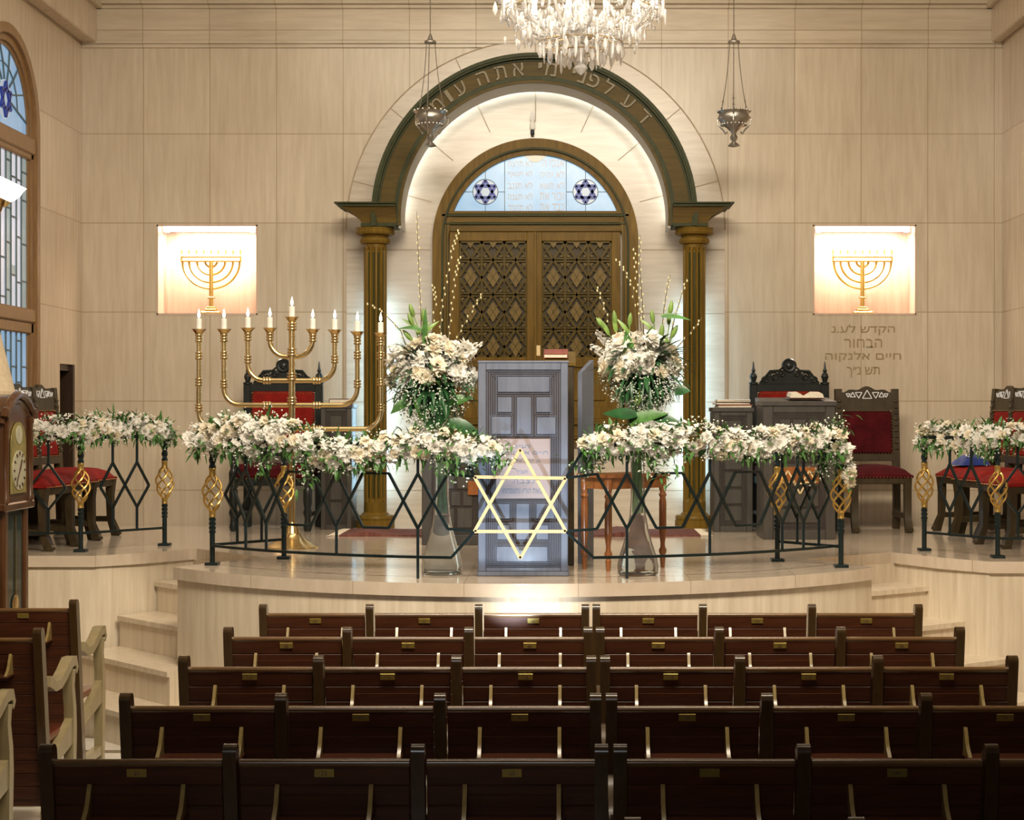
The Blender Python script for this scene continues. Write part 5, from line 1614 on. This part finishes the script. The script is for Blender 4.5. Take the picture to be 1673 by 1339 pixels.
def bouquet(label, vx, vy, seed, cen, rad, branches, lilies, bigleaves, nfl=46):
    random.seed(seed)
    base = Vector((vx, vy, ZP + 0.40))
    t = thing('flower_bouquet', label, 'bouquet', tuple(base), group='tall white bouquets in the glass vases')
    c = Vector((cen[0], cen[1], cen[2])) - base
    mb = MB()
    for k in range(22):
        a = random.uniform(0, 6.28); r = random.uniform(0.004, 0.029)
        mb.tube([(r * math.cos(a), r * math.sin(a), -0.06), (r * math.cos(a + 0.8), r * math.sin(a + 0.8), 0.2), (r * math.cos(a + 1.2), r * math.sin(a + 1.2), 0.38), tuple(Vector((0, 0, 0.44)).lerp(c, 0.4) + Vector((random.uniform(-0.05, 0.05), random.uniform(-0.05, 0.05), 0)))], 0.0045, 6)
    part('stem_bundle', mb, 'stem_green', t, 'green stems inside the vase')
    # greenery: a spray of narrow leaves around the head, dense below
    fol = MB()
    for k in range(560):
        a = random.uniform(0, 2 * PI); e = random.uniform(-1.2, 1.1)
        d = Vector((math.cos(a) * math.cos(e), math.sin(a) * math.cos(e), math.sin(e)))
        p = c + Vector((d.x * rad[0], d.y * rad[1], d.z * rad[2])) * random.uniform(0.2, 0.9)
        fol.leaf(p, d + Vector((random.uniform(-0.4, 0.4), random.uniform(-0.4, 0.4), random.uniform(-0.6, 0.2))), (0, 0, 1), random.uniform(0.06, 0.13), random.uniform(0.010, 0.03), random.uniform(0, 0.6), 3)
    part('foliage', fol, 'leaf_dark', t, 'dark green leaves', angle=80)
    br = MB()
    for k in range(1500):
        a = random.uniform(0, 2 * PI); e = random.uniform(-1.5, 0.1)
        d = Vector((math.cos(a) * math.cos(e), math.sin(a) * math.cos(e), math.sin(e)))
        p = c + Vector((d.x * rad[0] * 0.95, d.y * rad[1], d.z * rad[2] * 1.25)) * random.uniform(0.75, 1.05)
        br.octa(p, random.uniform(0.003, 0.0065))
    part('small_filler_flowers', br, 'breath', t, 'tiny pale filler flowers', stuff=True)
    for k in range(nfl):
        a = random.uniform(0, 2 * PI) if k % 3 else random.uniform(PI, 2 * PI); e = random.uniform(-0.12, 1.35)
        d = Vector((math.cos(a) * math.cos(e), math.sin(a) * math.cos(e), math.sin(e)))
        p = c + Vector((d.x * rad[0], d.y * rad[1], d.z * rad[2])) * random.uniform(0.62, 1.04)
        inst('flower', random.choice((BLO[0], BLO[1], BLO[2], BLO[2], BLO[3])), t, p, rnd_rot(d), random.uniform(0.95, 1.75))
    for k in range(6):
        a = random.choice((random.uniform(-0.5, 0.7), random.uniform(2.5, 3.7), random.uniform(3.8, 5.6))); e = random.uniform(-0.25, 0.75)
        d = Vector((math.cos(a) * math.cos(e), math.sin(a) * math.cos(e), math.sin(e)))
        p0 = c + Vector((d.x * rad[0], d.y * rad[1], d.z * rad[2])) * 0.6; p1 = c + Vector((d.x * rad[0], d.y * rad[1], d.z * rad[2])) * random.uniform(1.15, 1.4) + Vector((0, 0, 0.03))
        mb = MB(); mb.tube([p0, p1], 0.003, 5)
        for i in range(34):
            u = random.random(); r_ = 0.028 * (1 - 0.6 * u); b_ = random.uniform(0, 6.28)
            n_ = d.orthogonal().normalized(); s_ = d.cross(n_)
            w_ = n_ * math.cos(b_) + s_ * math.sin(b_)
            floret(mb, p0.lerp(p1, 0.15 + 0.85 * u) + w_ * r_, w_ + d * 0.4, 0.02 * (1.1 - 0.6 * u))
        part('stock_spike', mb, 'petal', t, 'white spike of small blossoms', angle=80)
    for (px, py, L_, W_, ang, dz, mt) in bigleaves:
        Yb = vy - 0.12
        p = Vector((PX(px, Yb), Yb, PZ(py, Yb))) - base
        d = Vector((math.cos(ang), -0.25, math.sin(ang)))
        mb = MB(); mb.leaf(p, d, (0.15, -0.75, 0.6), L_, W_, dz, 7); part('broad_leaf', mb, mt, t, 'broad green leaf', angle=80)
    for (pts, r) in branches:
        P = []
        for i, (px, py) in enumerate(pts):
            y = vy - 0.02 + 0.03 * math.sin(i + px)
            P.append(Vector((PX(px, y), y, PZ(py, y))) - base)
        Q = [lerp_path(P, i / 18) for i in range(19)]
        mb = MB(); mb.tube(Q, [0.0035 - 0.0022 * i / 18 for i in range(19)], 5)
        b_ = part('willow_branch', mb, 'twig', t, 'budding willow branch')
        mb = MB()
        n = int((P[-1] - P[0]).length / 0.028)
        for i in range(int(n * 0.22), n):
            q = lerp_path(P, i / n); s_ = 1 if i % 2 else -1
            mb.ball(q + Vector((s_ * 0.005, 0, 0)), 0.0052, 6, 5, (0.9, 0.9, 1.5))
        part('catkin', mb, 'catkin', b_, 'cream buds')
    for (px, py, px2, py2) in lilies:
        y = vy - 0.06
        p0 = Vector((PX(px2, y), y, PZ(py2, y))) - base; p1 = Vector((PX(px, y), y - 0.02, PZ(py, y))) - base
        d = (p1 - p0).normalized()
        mb = MB(); mb.tube([p0, p0.lerp(p1, 0.5) + Vector((0.004, 0, 0)), p1 - d * 0.05], 0.003, 6)
        q = d.to_track_quat('Z', 'Y').to_matrix()
        mb.lathe([(0.003, -0.075), (0.011, -0.06), (0.0145, -0.035), (0.010, -0.01), (0.002, 0.006)], 10, p1, q)
        mb.leaf(p0.lerp(p1, 0.35), (random.uniform(-1, 1), -0.4, 0.8), (0, -1, 0.4), 0.10, 0.025, 0.5, 5)
        part('lily_bud', mb, 'leaf_light', t, 'green lily bud')
    return t
bouquet('tall white bouquet with willow branches, menorah side of the lectern', VL[0], VL[1], 31, (PX(706, 9.4), 9.38, PZ(618, 9.4)), (0.245, 0.17, 0.225),
        [([(690, 600), (688, 520), (684, 430), (681, 345)], 1), ([(716, 600), (722, 500), (738, 410), (751, 372)], 1), ([(700, 590), (712, 490), (706, 420), (706, 465)][:2] + [(707, 462)], 1), ([(672, 590), (655, 540), (625, 508), (596, 493)], 1), ([(732, 590), (752, 540), (775, 500), (790, 476)], 1), ([(728, 595), (736, 520), (744, 450), (752, 415)], 1)],
        [(670, 497, 690, 560), (668, 512, 688, 565), (692, 505, 694, 565), (660, 540, 690, 575)],
        [(715, 690, 0.20, 0.10, 1.25, 0.1, 'leaf_dark'), (735, 660, 0.13, 0.07, 0.5, 0.4, 'leaf'), (668, 655, 0.12, 0.06, 3.6, 0.3, 'leaf'), (730, 690, 0.22, 0.09, -0.15, 0.5, 'leaf_dark'), (700, 690, 0.18, 0.08, 2.0, 0.2, 'leaf'), (708, 700, 0.2, 0.1, 1.7, 0.2, 'leaf_dark'), (690, 540, 0.12, 0.03, 2.6, 0.9, 'leaf'), (693, 560, 0.2, 0.03, 1.5, 0.1, 'leaf')])
bouquet('tall white bouquet with lily buds, stool side of the lectern', VR[0], VR[1], 32, (PX(1049, 9.38), 9.36, PZ(602, 9.38)), (0.245, 0.17, 0.20),
        [([(1052, 560), (1050, 500), (1045, 430), (1046, 382)], 1), ([(1000, 545), (990, 510), (980, 480), (973, 465)], 1), ([(1080, 560), (1084, 510), (1090, 470), (1095, 448)], 1), ([(1092, 565), (1102, 520), (1114, 480), (1123, 452)], 1), ([(1095, 580), (1112, 560), (1135, 535), (1147, 518)], 1), ([(1048, 540), (1044, 500), (1038, 440), (1036, 400)], 1), ([(1040, 540), (1034, 470), (1020, 440), (1005, 420)], 1)],
        [(975, 520, 1005, 560), (1003, 508, 1008, 560), (1030, 512, 1025, 560), (1064, 507, 1072, 560), (1082, 530, 1078, 570), (1097, 492, 1090, 550), (1106, 532, 1085, 575), (1074, 545, 1070, 580)],
        [(1030, 688, 0.21, 0.085, 0.35, 0.25, 'leaf'), (1060, 680, 0.22, 0.07, -0.2, 0.1, 'leaf_dark'), (1040, 676, 0.20, 0.08, 3.25, -0.2, 'leaf_dark'), (1103, 640, 0.085, 0.075, 0.2, 0.2, 'leaf_dark'), (1080, 516, 0.16, 0.035, 0.05, 0.3, 'leaf'), (1028, 590, 0.18, 0.07, 1.7, 0.0, 'leaf'), (1040, 660, 0.1, 0.035, 1.3, 0.1, 'leaf_light')])
# ---------------------------------------------------------------- benches
SW = 0.52
TILT = 0.15
def bench(label, group, pale=False, loc=(0, 0, 0), rz=0):
    t = thing('bench', label, 'bench', loc, rz, group)
    HT_ = 0.945
    sh = Matrix(((1, 0, 0, 0), (0, 1, -TILT, TILT * 0.93), (0, 0, 1, 0), (0, 0, 0, 1)))
    pm = MB(); pm.xf = sh
    prof = [(-0.026, 0.0), (-0.026, HT_ - 0.026)] + [(-0.026 * math.cos(PI * i / 8), HT_ - 0.026 + 0.026 * math.sin(PI * i / 8)) for i in range(1, 8)] + [(0.026, HT_ - 0.026), (0.026, 0.0)]
    pm.prism([(-0.0185, y, z) for y, z in prof], (0.037, 0, 0))
    post = pm.mesh('post', 'pew_post_wood')
    bm_ = MB(); bm_.xf = sh
    w0, w1 = 0.024, SW - 0.024
    z = 0.885
    while z > 0.20:
        bm_.span((w0, -0.010, z - 0.0565), (w1, 0.010, z - 0.0005), 0.0022); z -= 0.058
    bm_.span((w0, -0.006, 0.16), (w1, 0.006, 0.88))
    back = bm_.mesh('back_panel', 'pew_wood')
    cm = MB(); cm.xf = sh
    cm.tube([(w0, 0, 0.889), (w1, 0, 0.889)], 0.0125, 10); cap = cm.mesh('cap_rail', 'pew_cap_wood', 60)
    am = MB()
    am.ribbon([(0.10, 0.70), (0.18, 0.665), (0.26, 0.665), (0.34, 0.695), (0.42, 0.735), (0.48, 0.735), (0.50, 0.70), (0.485, 0.68)], [0.024, 0.022, 0.021, 0.022, 0.024, 0.022, 0.016, 0.010], -0.024, 0.024)
    am.ribbon([(0.455, 0.70), (0.44, 0.62), (0.465, 0.52), (0.47, 0.42), (0.46, 0.2), (0.46, 0.0)], [0.022, 0.021, 0.023, 0.026, 0.022, 0.022], -0.022, 0.022)
    am.prism([(-0.018, 0.08, 0.30), (-0.018, 0.08, 0.36), (-0.018, 0.25, 0.40), (-0.018, 0.47, 0.49), (-0.018, 0.47, 0.37)], (0.036, 0, 0))
    am.ribbon([(0.08, 0.12), (0.46, 0.12)], 0.022, -0.018, 0.018)
    arm = am.mesh('armrest', 'sheen_end_wood' if pale else 'pew_post_wood')  # pale: aisle-end arm gets the colour with the sheen painted in
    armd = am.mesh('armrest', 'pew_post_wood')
    sm = MB(); sm.span((w0, 0.07, 0.42), (w1, 0.48, 0.45), 0.008); seat = sm.mesh('seat', 'pew_seat_wood')
    pl = MB(); pl.xf = sh; pl.box((SW / 2, -0.0125, 0.864), (0.056, 0.005, 0.024), 0.001); plate = pl.mesh('number_plate', 'plate_brass')
    rk = MB(); rk.xf = sh
    rk.span((SW / 2 - 0.14, -0.105, 0.738), (SW / 2 + 0.14, -0.010, 0.746), 0.002); rk.span((SW / 2 - 0.13, -0.020, 0.745), (SW / 2 + 0.13, -0.010, 0.80))
    shelf = rk.mesh('book_shelf', 'pew_wood')
    bk = MB(); bk.xf = sh
    bk.ribbon([(-0.012, 0.828), (-0.022, 0.815), (-0.040, 0.785), (-0.062, 0.762), (-0.098, 0.742)], [0.009, 0.010, 0.010, 0.009, 0.006], -0.006, 0.006)
    bk.prism([(-0.005, -0.010, 0.82), (-0.005, -0.095, 0.742), (-0.005, -0.010, 0.742)], (0.010, 0, 0))
    brk = bk.mesh('bracket', 'bracket_wood')
    for k in range(4):
        x = k * SW + (0.012 if k == 0 else (-0.012 if k == 3 else 0))
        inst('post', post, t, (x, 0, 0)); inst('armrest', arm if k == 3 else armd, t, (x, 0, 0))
    for k in range(3):
        x = k * SW
        inst('back_panel', back, t, (x, 0, 0)); inst('cap_rail', cap, t, (x, 0, 0)); inst('seat', seat, t, (x, 0, 0))
        inst('number_plate', plate, t, (x, 0, 0))
        r = inst('book_rack', shelf, t, (x, 0, 0))
        for dx in (-0.13, 0.13): inst('bracket', brk, r, (SW / 2 + dx, 0, 0))
    return t
NUMC = {}
def number_mesh(s):
    if s not in NUMC:
        mb = MB(); y = -0.0153 + TILT * (0.93 - 0.864)
        text_mb(mb, s, (SW / 2, y, 0.864), height=0.0115, depth=0.001, rtl=False); NUMC[s] = mb.mesh('number', 'ink')
    return NUMC[s]
def number(b, nums):
    pls = sorted([c for c in b.children if c.name.startswith('number_plate')], key=lambda c: c.location.x)
    for p, s in zip(pls, nums):
        if s: inst('number', number_mesh(s), p, (0, 0, 0))
XA, XB = -1.222, 0.366
rowY = [8.12, 7.27, 6.42, 5.57, 4.72]
RN = ['front row below the platform', 'second row from the platform', 'third row from the platform', 'fourth row from the platform', 'fifth row from the platform']
numL = [('64', '63', '62'), ('68', '67', '66'), ('113', '112', '114'), ('44', '43', '42'), ('21', '22', '23')]
numR = [('104', '105', '106'), ('54', '55', '56'), ('118', '119', '110'), ('38', '24', '34'), (None, '194', '195')]
p0 = None
for k in range(5):
    for x, nm, nums in ((XA, 'menorah-side block', numL[k]), (XB, 'inscription-side block', numR[k])):
        lb = 'dark three-seat wooden bench, %s, %s' % (nm, RN[k])
        loc = (x, rowY[k], 0)
        if p0 is None: p0 = bench(lb, 'benches in the middle blocks', loc=loc); b = p0; todo = [(b, nums)]
        else: b = dup(p0, loc, 0, lb); todo.append((b, nums))
b = dup(p0, (XB, 3.87, 0), 0, 'dark wooden bench of which only a rounded post top shows at the bottom edge')
for b_, nums in todo: number(b_, nums)
q0 = None
for (xr, y), rn, nums in zip(((-2.16, 8.32), (-2.0, 7.24), (-1.99, 6.32)), ('first row behind the grandfather clock', 'second row behind the grandfather clock', 'third row behind the grandfather clock'), (('1', '2', '3'), ('4', '5', '6'), ('7', '8', '9'))):
    lb = 'aisle bench with sheen coloured into its curved end arm, ' + rn
    loc = (xr - 3 * SW, y, 0)
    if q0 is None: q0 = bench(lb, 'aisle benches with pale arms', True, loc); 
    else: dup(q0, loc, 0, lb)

# ---------------------------------------------------------------- grandfather clock
cx = -2.735
cy0, cy1 = 8.98, 9.44
ck = thing('grandfather_clock', 'reddish brown grandfather clock with arched hood and gilt dial', 'clock', (cx - 0.13, (cy0 + cy1) / 2, 0))
def hood(y, k): 
    u = (y - cy0) / (cy1 - cy0) * 2 - 1
    return 1.865 + 0.085 * max(0, math.cos(u * PI / 2 * 1.15)) ** 0.8 if abs(u) < 0.87 else 1.865
mb = MB(); mb.span((cx - 0.30, cy0 - 0.02, 0), (cx + 0.02, cy1 + 0.02, 0.42), 0.01); mb.span((cx - 0.31, cy0 - 0.03, 0), (cx + 0.03, cy1 + 0.03, 0.08), 0.01); part('base', mb, 'clock_wood', ck, world=True)
mb = MB(); mb.span((cx - 0.28, cy0 + 0.03, 0.42), (cx - 0.02, cy1 - 0.03, 1.35), 0.006)
for y in (cy0 + 0.03, cy1 - 0.09): mb.span((cx - 0.05, y, 0.42), (cx, y + 0.06, 1.35), 0.01)
part('trunk', mb, 'clock_wood', ck, world=True)
mb = MB(); mb.span((cx - 0.022, cy0 + 0.10, 0.50), (cx - 0.014, cy1 - 0.10, 1.32)); td_ = part('trunk_door', mb, 'clock_glass', ck, 'dark glass door', world=True)
mb = MB(); mb.lathe([(0.045, -0.004), (0.055, 0), (0.045, 0.004)], 20, (cx - 0.008, (cy0 + cy1) / 2, 0.82), Matrix.Rotation(PI / 2, 3, 'Y')); mb.tube([(cx - 0.009, (cy0 + cy1) / 2, 0.82), (cx - 0.009, (cy0 + cy1) / 2, 1.3)], 0.004, 6); part('pendulum', mb, 'brass', td_, world=True)
mb = MB(); N = 24
pts = [(cx, cy0, 1.35), (cx, cy1, 1.35)] + [(cx, cy1 + (cy0 - cy1) * i / N, hood(cy1 + (cy0 - cy1) * i / N, 0)) for i in range(N + 1)]
mb.prism(pts, (-0.30, 0, 0)); mb.span((cx - 0.31, cy0 - 0.02, 1.33), (cx + 0.02, cy1 + 0.02, 1.375), 0.008); part('hood', mb, 'clock_wood', ck, world=True)
mb = MB(); path = [(cx + 0.012, cy0 - 0.015, 1.83)] + [(cx + 0.012, cy0 + (cy1 - cy0) * i / N, hood(cy0 + (cy1 - cy0) * i / N, 0) + 0.002) for i in range(N + 1)] + [(cx + 0.012, cy1 + 0.015, 1.83)]
mb.tube(path, 0.024, 8); mb.tube([(p[0] - 0.02, p[1], p[2] - 0.035) for p in path], 0.02, 8)
for y in (cy0 + 0.025, cy1 - 0.025): mb.lathe([(0.022, 1.375), (0.022, 1.40), (0.016, 1.41), (0.018, 1.60), (0.016, 1.79), (0.022, 1.80), (0.022, 1.83)], 14, (cx + 0.005, y, 0))
part('hood_moulding', mb, 'clock_wood', ck, world=True)
ym = (cy0 + cy1) / 2
mb = MB(); dp = [(cx + 0.003, ym - 0.125, 1.42), (cx + 0.003, ym + 0.125, 1.42)] + [(cx + 0.003, ym + 0.125 * math.cos(PI * i / 18), 1.68 + 0.125 * math.sin(PI * i / 18)) for i in range(19)]
mb.prism(dp, (0.006, 0, 0)); dl = part('dial', mb, 'dial_gold', ck, 'arched gilt dial', world=True)
mb = MB(); R = Matrix.Rotation(PI / 2, 3, 'Y')
mb.lathe([(0.108, 0), (0.108, 0.004)], 32, (cx + 0.009, ym, 1.545), R); mb.lathe([(0.05, 0), (0.05, 0.004)], 24, (cx + 0.009, ym, 1.735), R); part('chapter_ring', mb, 'dial_ring', dl, 'silvered ring', world=True)
mb = MB()
for k in range(12):
    a = 2 * PI * k / 12; mb.bar((cx + 0.0145, ym + 0.08 * math.cos(a), 1.545 + 0.08 * math.sin(a)), (cx + 0.0145, ym + 0.10 * math.cos(a), 1.545 + 0.10 * math.sin(a)), 0.007)
mb.bar((cx + 0.016, ym, 1.545), (cx + 0.016, ym + 0.035, 1.60), 0.007); mb.bar((cx + 0.016, ym, 1.545), (cx + 0.016, ym - 0.05, 1.48), 0.005); part('hand', mb, 'ink', dl, 'dark hands and hour marks', world=True)

# floor lamp with a parchment shade, mostly outside the frame
fx, fy = PX(22, 10.2) - 0.27, 10.2
fl = thing('floor_lamp', 'floor lamp with a wide speckled parchment shade above the clock', 'lamp', (fx, fy, 0))
mb = MB(); mb.lathe([(0.14, 0), (0.14, 0.02), (0.05, 0.05), (0.02, 0.07)], 24); part('base', mb, 'brass', fl)
mb = MB(); mb.tube([(0, 0, 0.05), (0, 0, 2.2)], 0.012, 10); part('pole', mb, 'brass', fl)
mb = MB(); zb_ = PZ(644, fy); mb.lathe([(0.27, zb_), (0.272, zb_ + 0.02), (0.268, zb_ + 0.021), (0.12, zb_ + 0.62), (0.115, zb_ + 0.62), (0.262, zb_ + 0.02)], 40); part('lamp_shade', mb, 'shade_paper', fl)

# brass lamp with tulip glass shades hanging at the left edge
hx, hy = PX(-85, 7.6), 7.6
hl = thing('tulip_lamp', 'glowing white tulip shade on a brass arm in front of the arched window', 'lamp', (hx, hy, 2.62))
mb = MB(); mb.tube([(0, 0, 0), (0, 0, 2.98)], 0.012, 10); mb.lathe([(0.005, -0.10), (0.03, -0.06), (0.05, 0.0), (0.03, 0.06), (0.012, 0.12)], 18); mb.lathe([(0.06, 2.93), (0.06, 2.98)], 18); part('stem', mb, 'brass', hl)
S_ = hy / FPX
ex, ez = PX(2, hy) - hx, PZ(336, hy) - 2.62
for k in range(3):
    a = 2 * PI * k / 3
    R = Matrix.Rotation(a, 3, 'Z')
    mb = MB(); mb.tube([R @ Vector(p) for p in ((0, 0, -0.02), (0.08, 0, -0.09), (0.17, 0, -0.06), (ex - 0.02, 0, ez - 0.05), (ex, 0, ez))], 0.009, 8)
    mb.lathe([(0.012, 0), (0.022, 0.008), (0.030, 0.03), (0.032, 0.034)], 14, R @ Vector((ex, 0, ez)), R @ Matrix.Rotation(0.45, 3, 'Y'))
    ar = part('arm', mb, 'brass', hl)
    mb = MB(); n = 18; prof = [(0.024, 0.03), (0.042, 0.05), (0.054, 0.075), (0.058, 0.10), (0.066, 0.118)]
    mb.lathe(prof, n, R @ Vector((ex, 0, ez)), R @ Matrix.Rotation(0.45, 3, 'Y')); part('tulip_shade', mb, 'shade_glow', ar, 'glowing white glass shade')

# ---------------------------------------------------------------- silver hanging lamps
def hanging_lamp(label, px, Y, seed):
    x = PX(px, Y); zr = PZ(186, Y)
    t = thing('hanging_oil_lamp', label, 'lamp', (x, Y, PZ(240, Y)), group='silver hanging lamps')
    o = Vector((x, Y, PZ(240, Y)))
    s = Y / FPX
    Z = lambda py: (240 - py) * s
    mb = MB(); mb.lathe([(0.010, Z(240)), (0.045, Z(238)), (0.03, Z(234)), (0.012, Z(231)), (0.024, Z(227)), (0.028, Z(223)), (0.016, Z(219)), (0.022, Z(215)), (0.05, Z(209)), (0.085, Z(203)), (0.108, Z(196)), (0.112, Z(190)), (0.104, Z(186)), (0.118, Z(182)), (0.10, Z(183))], 32)
    part('bowl', mb, 'silver', t)
    mb = MB()
    for k in range(16):
        a = 2 * PI * k / 16; mb.ball((0.116 * math.cos(a), 0.116 * math.sin(a), Z(181)), 0.010, 6, 5)
    for k in range(20):
        a = 2 * PI * k / 20; mb.ball((0.09 * math.cos(a), 0.09 * math.sin(a), Z(204) + 0.003), 0.009, 6, 5)
    part('beading', mb, 'silver', t)
    for k in range(3):
        a = 2 * PI * k / 3 + 0.4; c, s_ = math.cos(a), math.sin(a)
        mb = MB(); mb.tube([(0.11 * c, 0.11 * s_, Z(187)), (0.14 * c, 0.14 * s_, Z(191)), (0.135 * c, 0.135 * s_, Z(200)), (0.11 * c, 0.11 * s_, Z(206)), (0.09 * c, 0.09 * s_, Z(210)), (0.07 * c, 0.07 * s_, Z(217)), (0.055 * c, 0.055 * s_, Z(214))], 0.006, 6); part('scroll', mb, 'silver', t)
        mb = MB()
        A_, B_ = Vector((0.112 * c, 0.112 * s_, Z(185))), Vector((0.035 * c, 0.035 * s_, Z(68)))
        n = 46
        for i in range(n):
            p = A_.lerp(B_, i / n) + Vector((0.012 * c, 0.012 * s_, 0)) * math.sin(PI * i / n) * -1
            q = A_.lerp(B_, (i + 0.9) / n) + Vector((0.012 * c, 0.012 * s_, 0)) * math.sin(PI * (i + 0.9) / n) * -1
            mb.tube([p, p.lerp(q, 0.5), q], [0.002, 0.005 if i > 9 else 0.0065 + 0.004 * (i % 4 == 0), 0.002], 5)
        part('chain', mb, 'silver', t)
    mb = MB(); mb.lathe([(0.045, Z(70)), (0.042, Z(67)), (0.02, Z(64)), (0.012, Z(58)), (0.004, Z(54))], 16)
    n = 70; z0, z1 = Z(56), 5.6 - o.z
    for i in range(n):
        a = z0 + (z1 - z0) * i / n; b_ = z0 + (z1 - z0) * (i + 0.9) / n
        mb.tube([(0, 0, a), (0, 0, (a + b_) / 2), (0, 0, b_)], [0.002, 0.006, 0.002], 5)
    part('crown', mb, 'silver', t)
hanging_lamp('silver oil lamp on chains hanging in front of the wooden arch', 703, 12.2, 1)
hanging_lamp('silver oil lamp on chains hanging before the bare stone wall', 1199, 12.2, 2)

# ---------------------------------------------------------------- crystal chandelier
YCH = 9.0
chx = PX(949, YCH); s9 = YCH / FPX
cz = PZ(122, YCH)
ch = thing('crystal_chandelier', 'large sparkling crystal chandelier at the top of the picture', 'chandelier', (chx, YCH, cz))
Zc = lambda py: (122 - py) * s9
mb = MB()
mb.lathe([(0.004, Zc(122)), (0.02, Zc(118)), (0.038, Zc(112)), (0.03, Zc(107)), (0.018, Zc(104)), (0.03, Zc(100)), (0.018, Zc(92))], 10); part('finial_ball', mb, 'crystal', ch, 'faceted crystal ball', angle=5)
mb = MB(); mb.lathe([(0.016, Zc(95)), (0.03, Zc(70)), (0.06, Zc(62)), (0.05, Zc(50)), (0.03, Zc(40)), (0.045, Zc(10)), (0.03, Zc(-20)), (0.05, Zc(-60)), (0.02, Zc(-120))], 16); part('stem', mb, 'crystal', ch)
mb = MB(); mb.tube([(0, 0, Zc(95)), (0, 0, 5.6 - cz)], 0.008, 8)
for r, py in ((0.22, 71), (0.12, 84), (0.40, 20)): mb.tube([(r * math.cos(2 * PI * i / 48), r * math.sin(2 * PI * i / 48), Zc(py)) for i in range(48)], 0.0035, 6, closed=True)
for k in range(8):
    a = 2 * PI * k / 8; mb.tube([(0.02 * math.cos(a), 0.02 * math.sin(a), Zc(60)), (0.22 * math.cos(a), 0.22 * math.sin(a), Zc(71))], 0.004, 5)
part('ring', mb, 'nail_brass', ch, 'gilt rings')
random.seed(77)
drop = MB(); drop.lathe([(0.0015, 0.0), (0.006, -0.008), (0.0125, -0.030), (0.011, -0.044), (0.003, -0.058)], 6); dropm = drop.mesh('drop', 'crystal', 5)
ici = MB(); ici.lathe([(0.001, 0.0), (0.006, -0.006), (0.007, -0.02), (0.0045, -0.065), (0.0008, -0.078)], 6); icim = ici.mesh('icicle', 'crystal', 5)
bead = MB()
na = 12
drops = []
for k in range(na):
    a = 2 * PI * (k + 0.3) / na; c, s_ = math.cos(a), math.sin(a)
    RA = 0.40
    path = [(0.03, Zc(45)), (0.12, Zc(58)), (0.22, Zc(60)), (0.32, Zc(46)), (0.38, Zc(26)), (RA, Zc(12))]
    mb = MB(); mb.tube([(r * c, r * s_, z) for r, z in path], 0.009, 8)
    mb.lathe([(0.008, Zc(12)), (0.03, Zc(10)), (0.058, Zc(5)), (0.056, Zc(6)), (0.014, Zc(3)), (0.016, Zc(-3))], 16, (RA * c, RA * s_, 0))
    ar = part('arm', mb, 'crystal', ch)
    mb = MB(); mb.lathe([(0.013, Zc(3)), (0.013, Zc(-18)), (0.016, Zc(-22)), (0.012, Zc(-32)), (0.002, Zc(-40))], 12, (RA * c, RA * s_, 0)); part('bulb', mb, 'bulb', ar, 'glowing candle bulb')
    for j in range(5):
        b_ = 2 * PI * j / 5 + a
        drops.append((RA * c + 0.056 * math.cos(b_), RA * s_ + 0.056 * math.sin(b_), Zc(8), random.random() < 0.5))
    # swags of beads between the arms
    a2 = 2 * PI * (k + 1.3) / na
    for (r0, z0, r1, z1, sag) in ((RA, Zc(8), RA, Zc(8), 0.07), (0.22, Zc(60), RA, Zc(10), 0.03), (0.06, Zc(40), 0.32, Zc(40), 0.04), (0.22, Zc(60), 0.22, Zc(60), 0.05)):
        for i in range(15):
            u = i / 15; aa = a + (a2 - a) * u
            r = r0 + (r1 - r0) * u
            bead.octa((r * math.cos(aa), r * math.sin(aa), z0 + (z1 - z0) * u - sag * math.sin(PI * u)), 0.0075)
for (r, py, n) in ((0.22, 71, 26), (0.12, 83, 12), (0.31, 46, 24), (0.17, 76, 18)):
    for i in range(n):
        a = 2 * PI * i / n; drops.append((r * math.cos(a), r * math.sin(a), Zc(py) - 0.006, i % 2 == 0))
drops.sort(key=lambda p: p[1])
for i, (x, y, z, k) in enumerate(drops[:100]):
    inst('crystal_drop', dropm if k else icim, ch, (x, y, z), (0, 0, random.uniform(0, 3)), random.uniform(0.9, 1.35))
rest = MB()
for (x, y, z, k) in drops[100:]: rest.lathe([(0.0015, z), (0.009, z - 0.012), (0.013, z - 0.04), (0.003, z - 0.065)], 5, (x, y, 0))
for i in range(420):
    a = random.uniform(0, 6.28); r = random.uniform(0.05, 0.42); z = Zc(random.uniform(-8, 62) + (0.42 - r) * 70) - 0.0
    rest.lathe([(0.001, z), (0.007, z - 0.008), (0.009, z - 0.022), (0.002, z - 0.04)], 5, (r * math.cos(a), r * math.sin(a), 0))
part('crystal_trimming', rest, 'crystal', ch, 'many more hanging crystals', stuff=True, angle=5)
part('bead_swag', bead, 'crystal', ch, 'strings of crystal beads', stuff=True, angle=5)
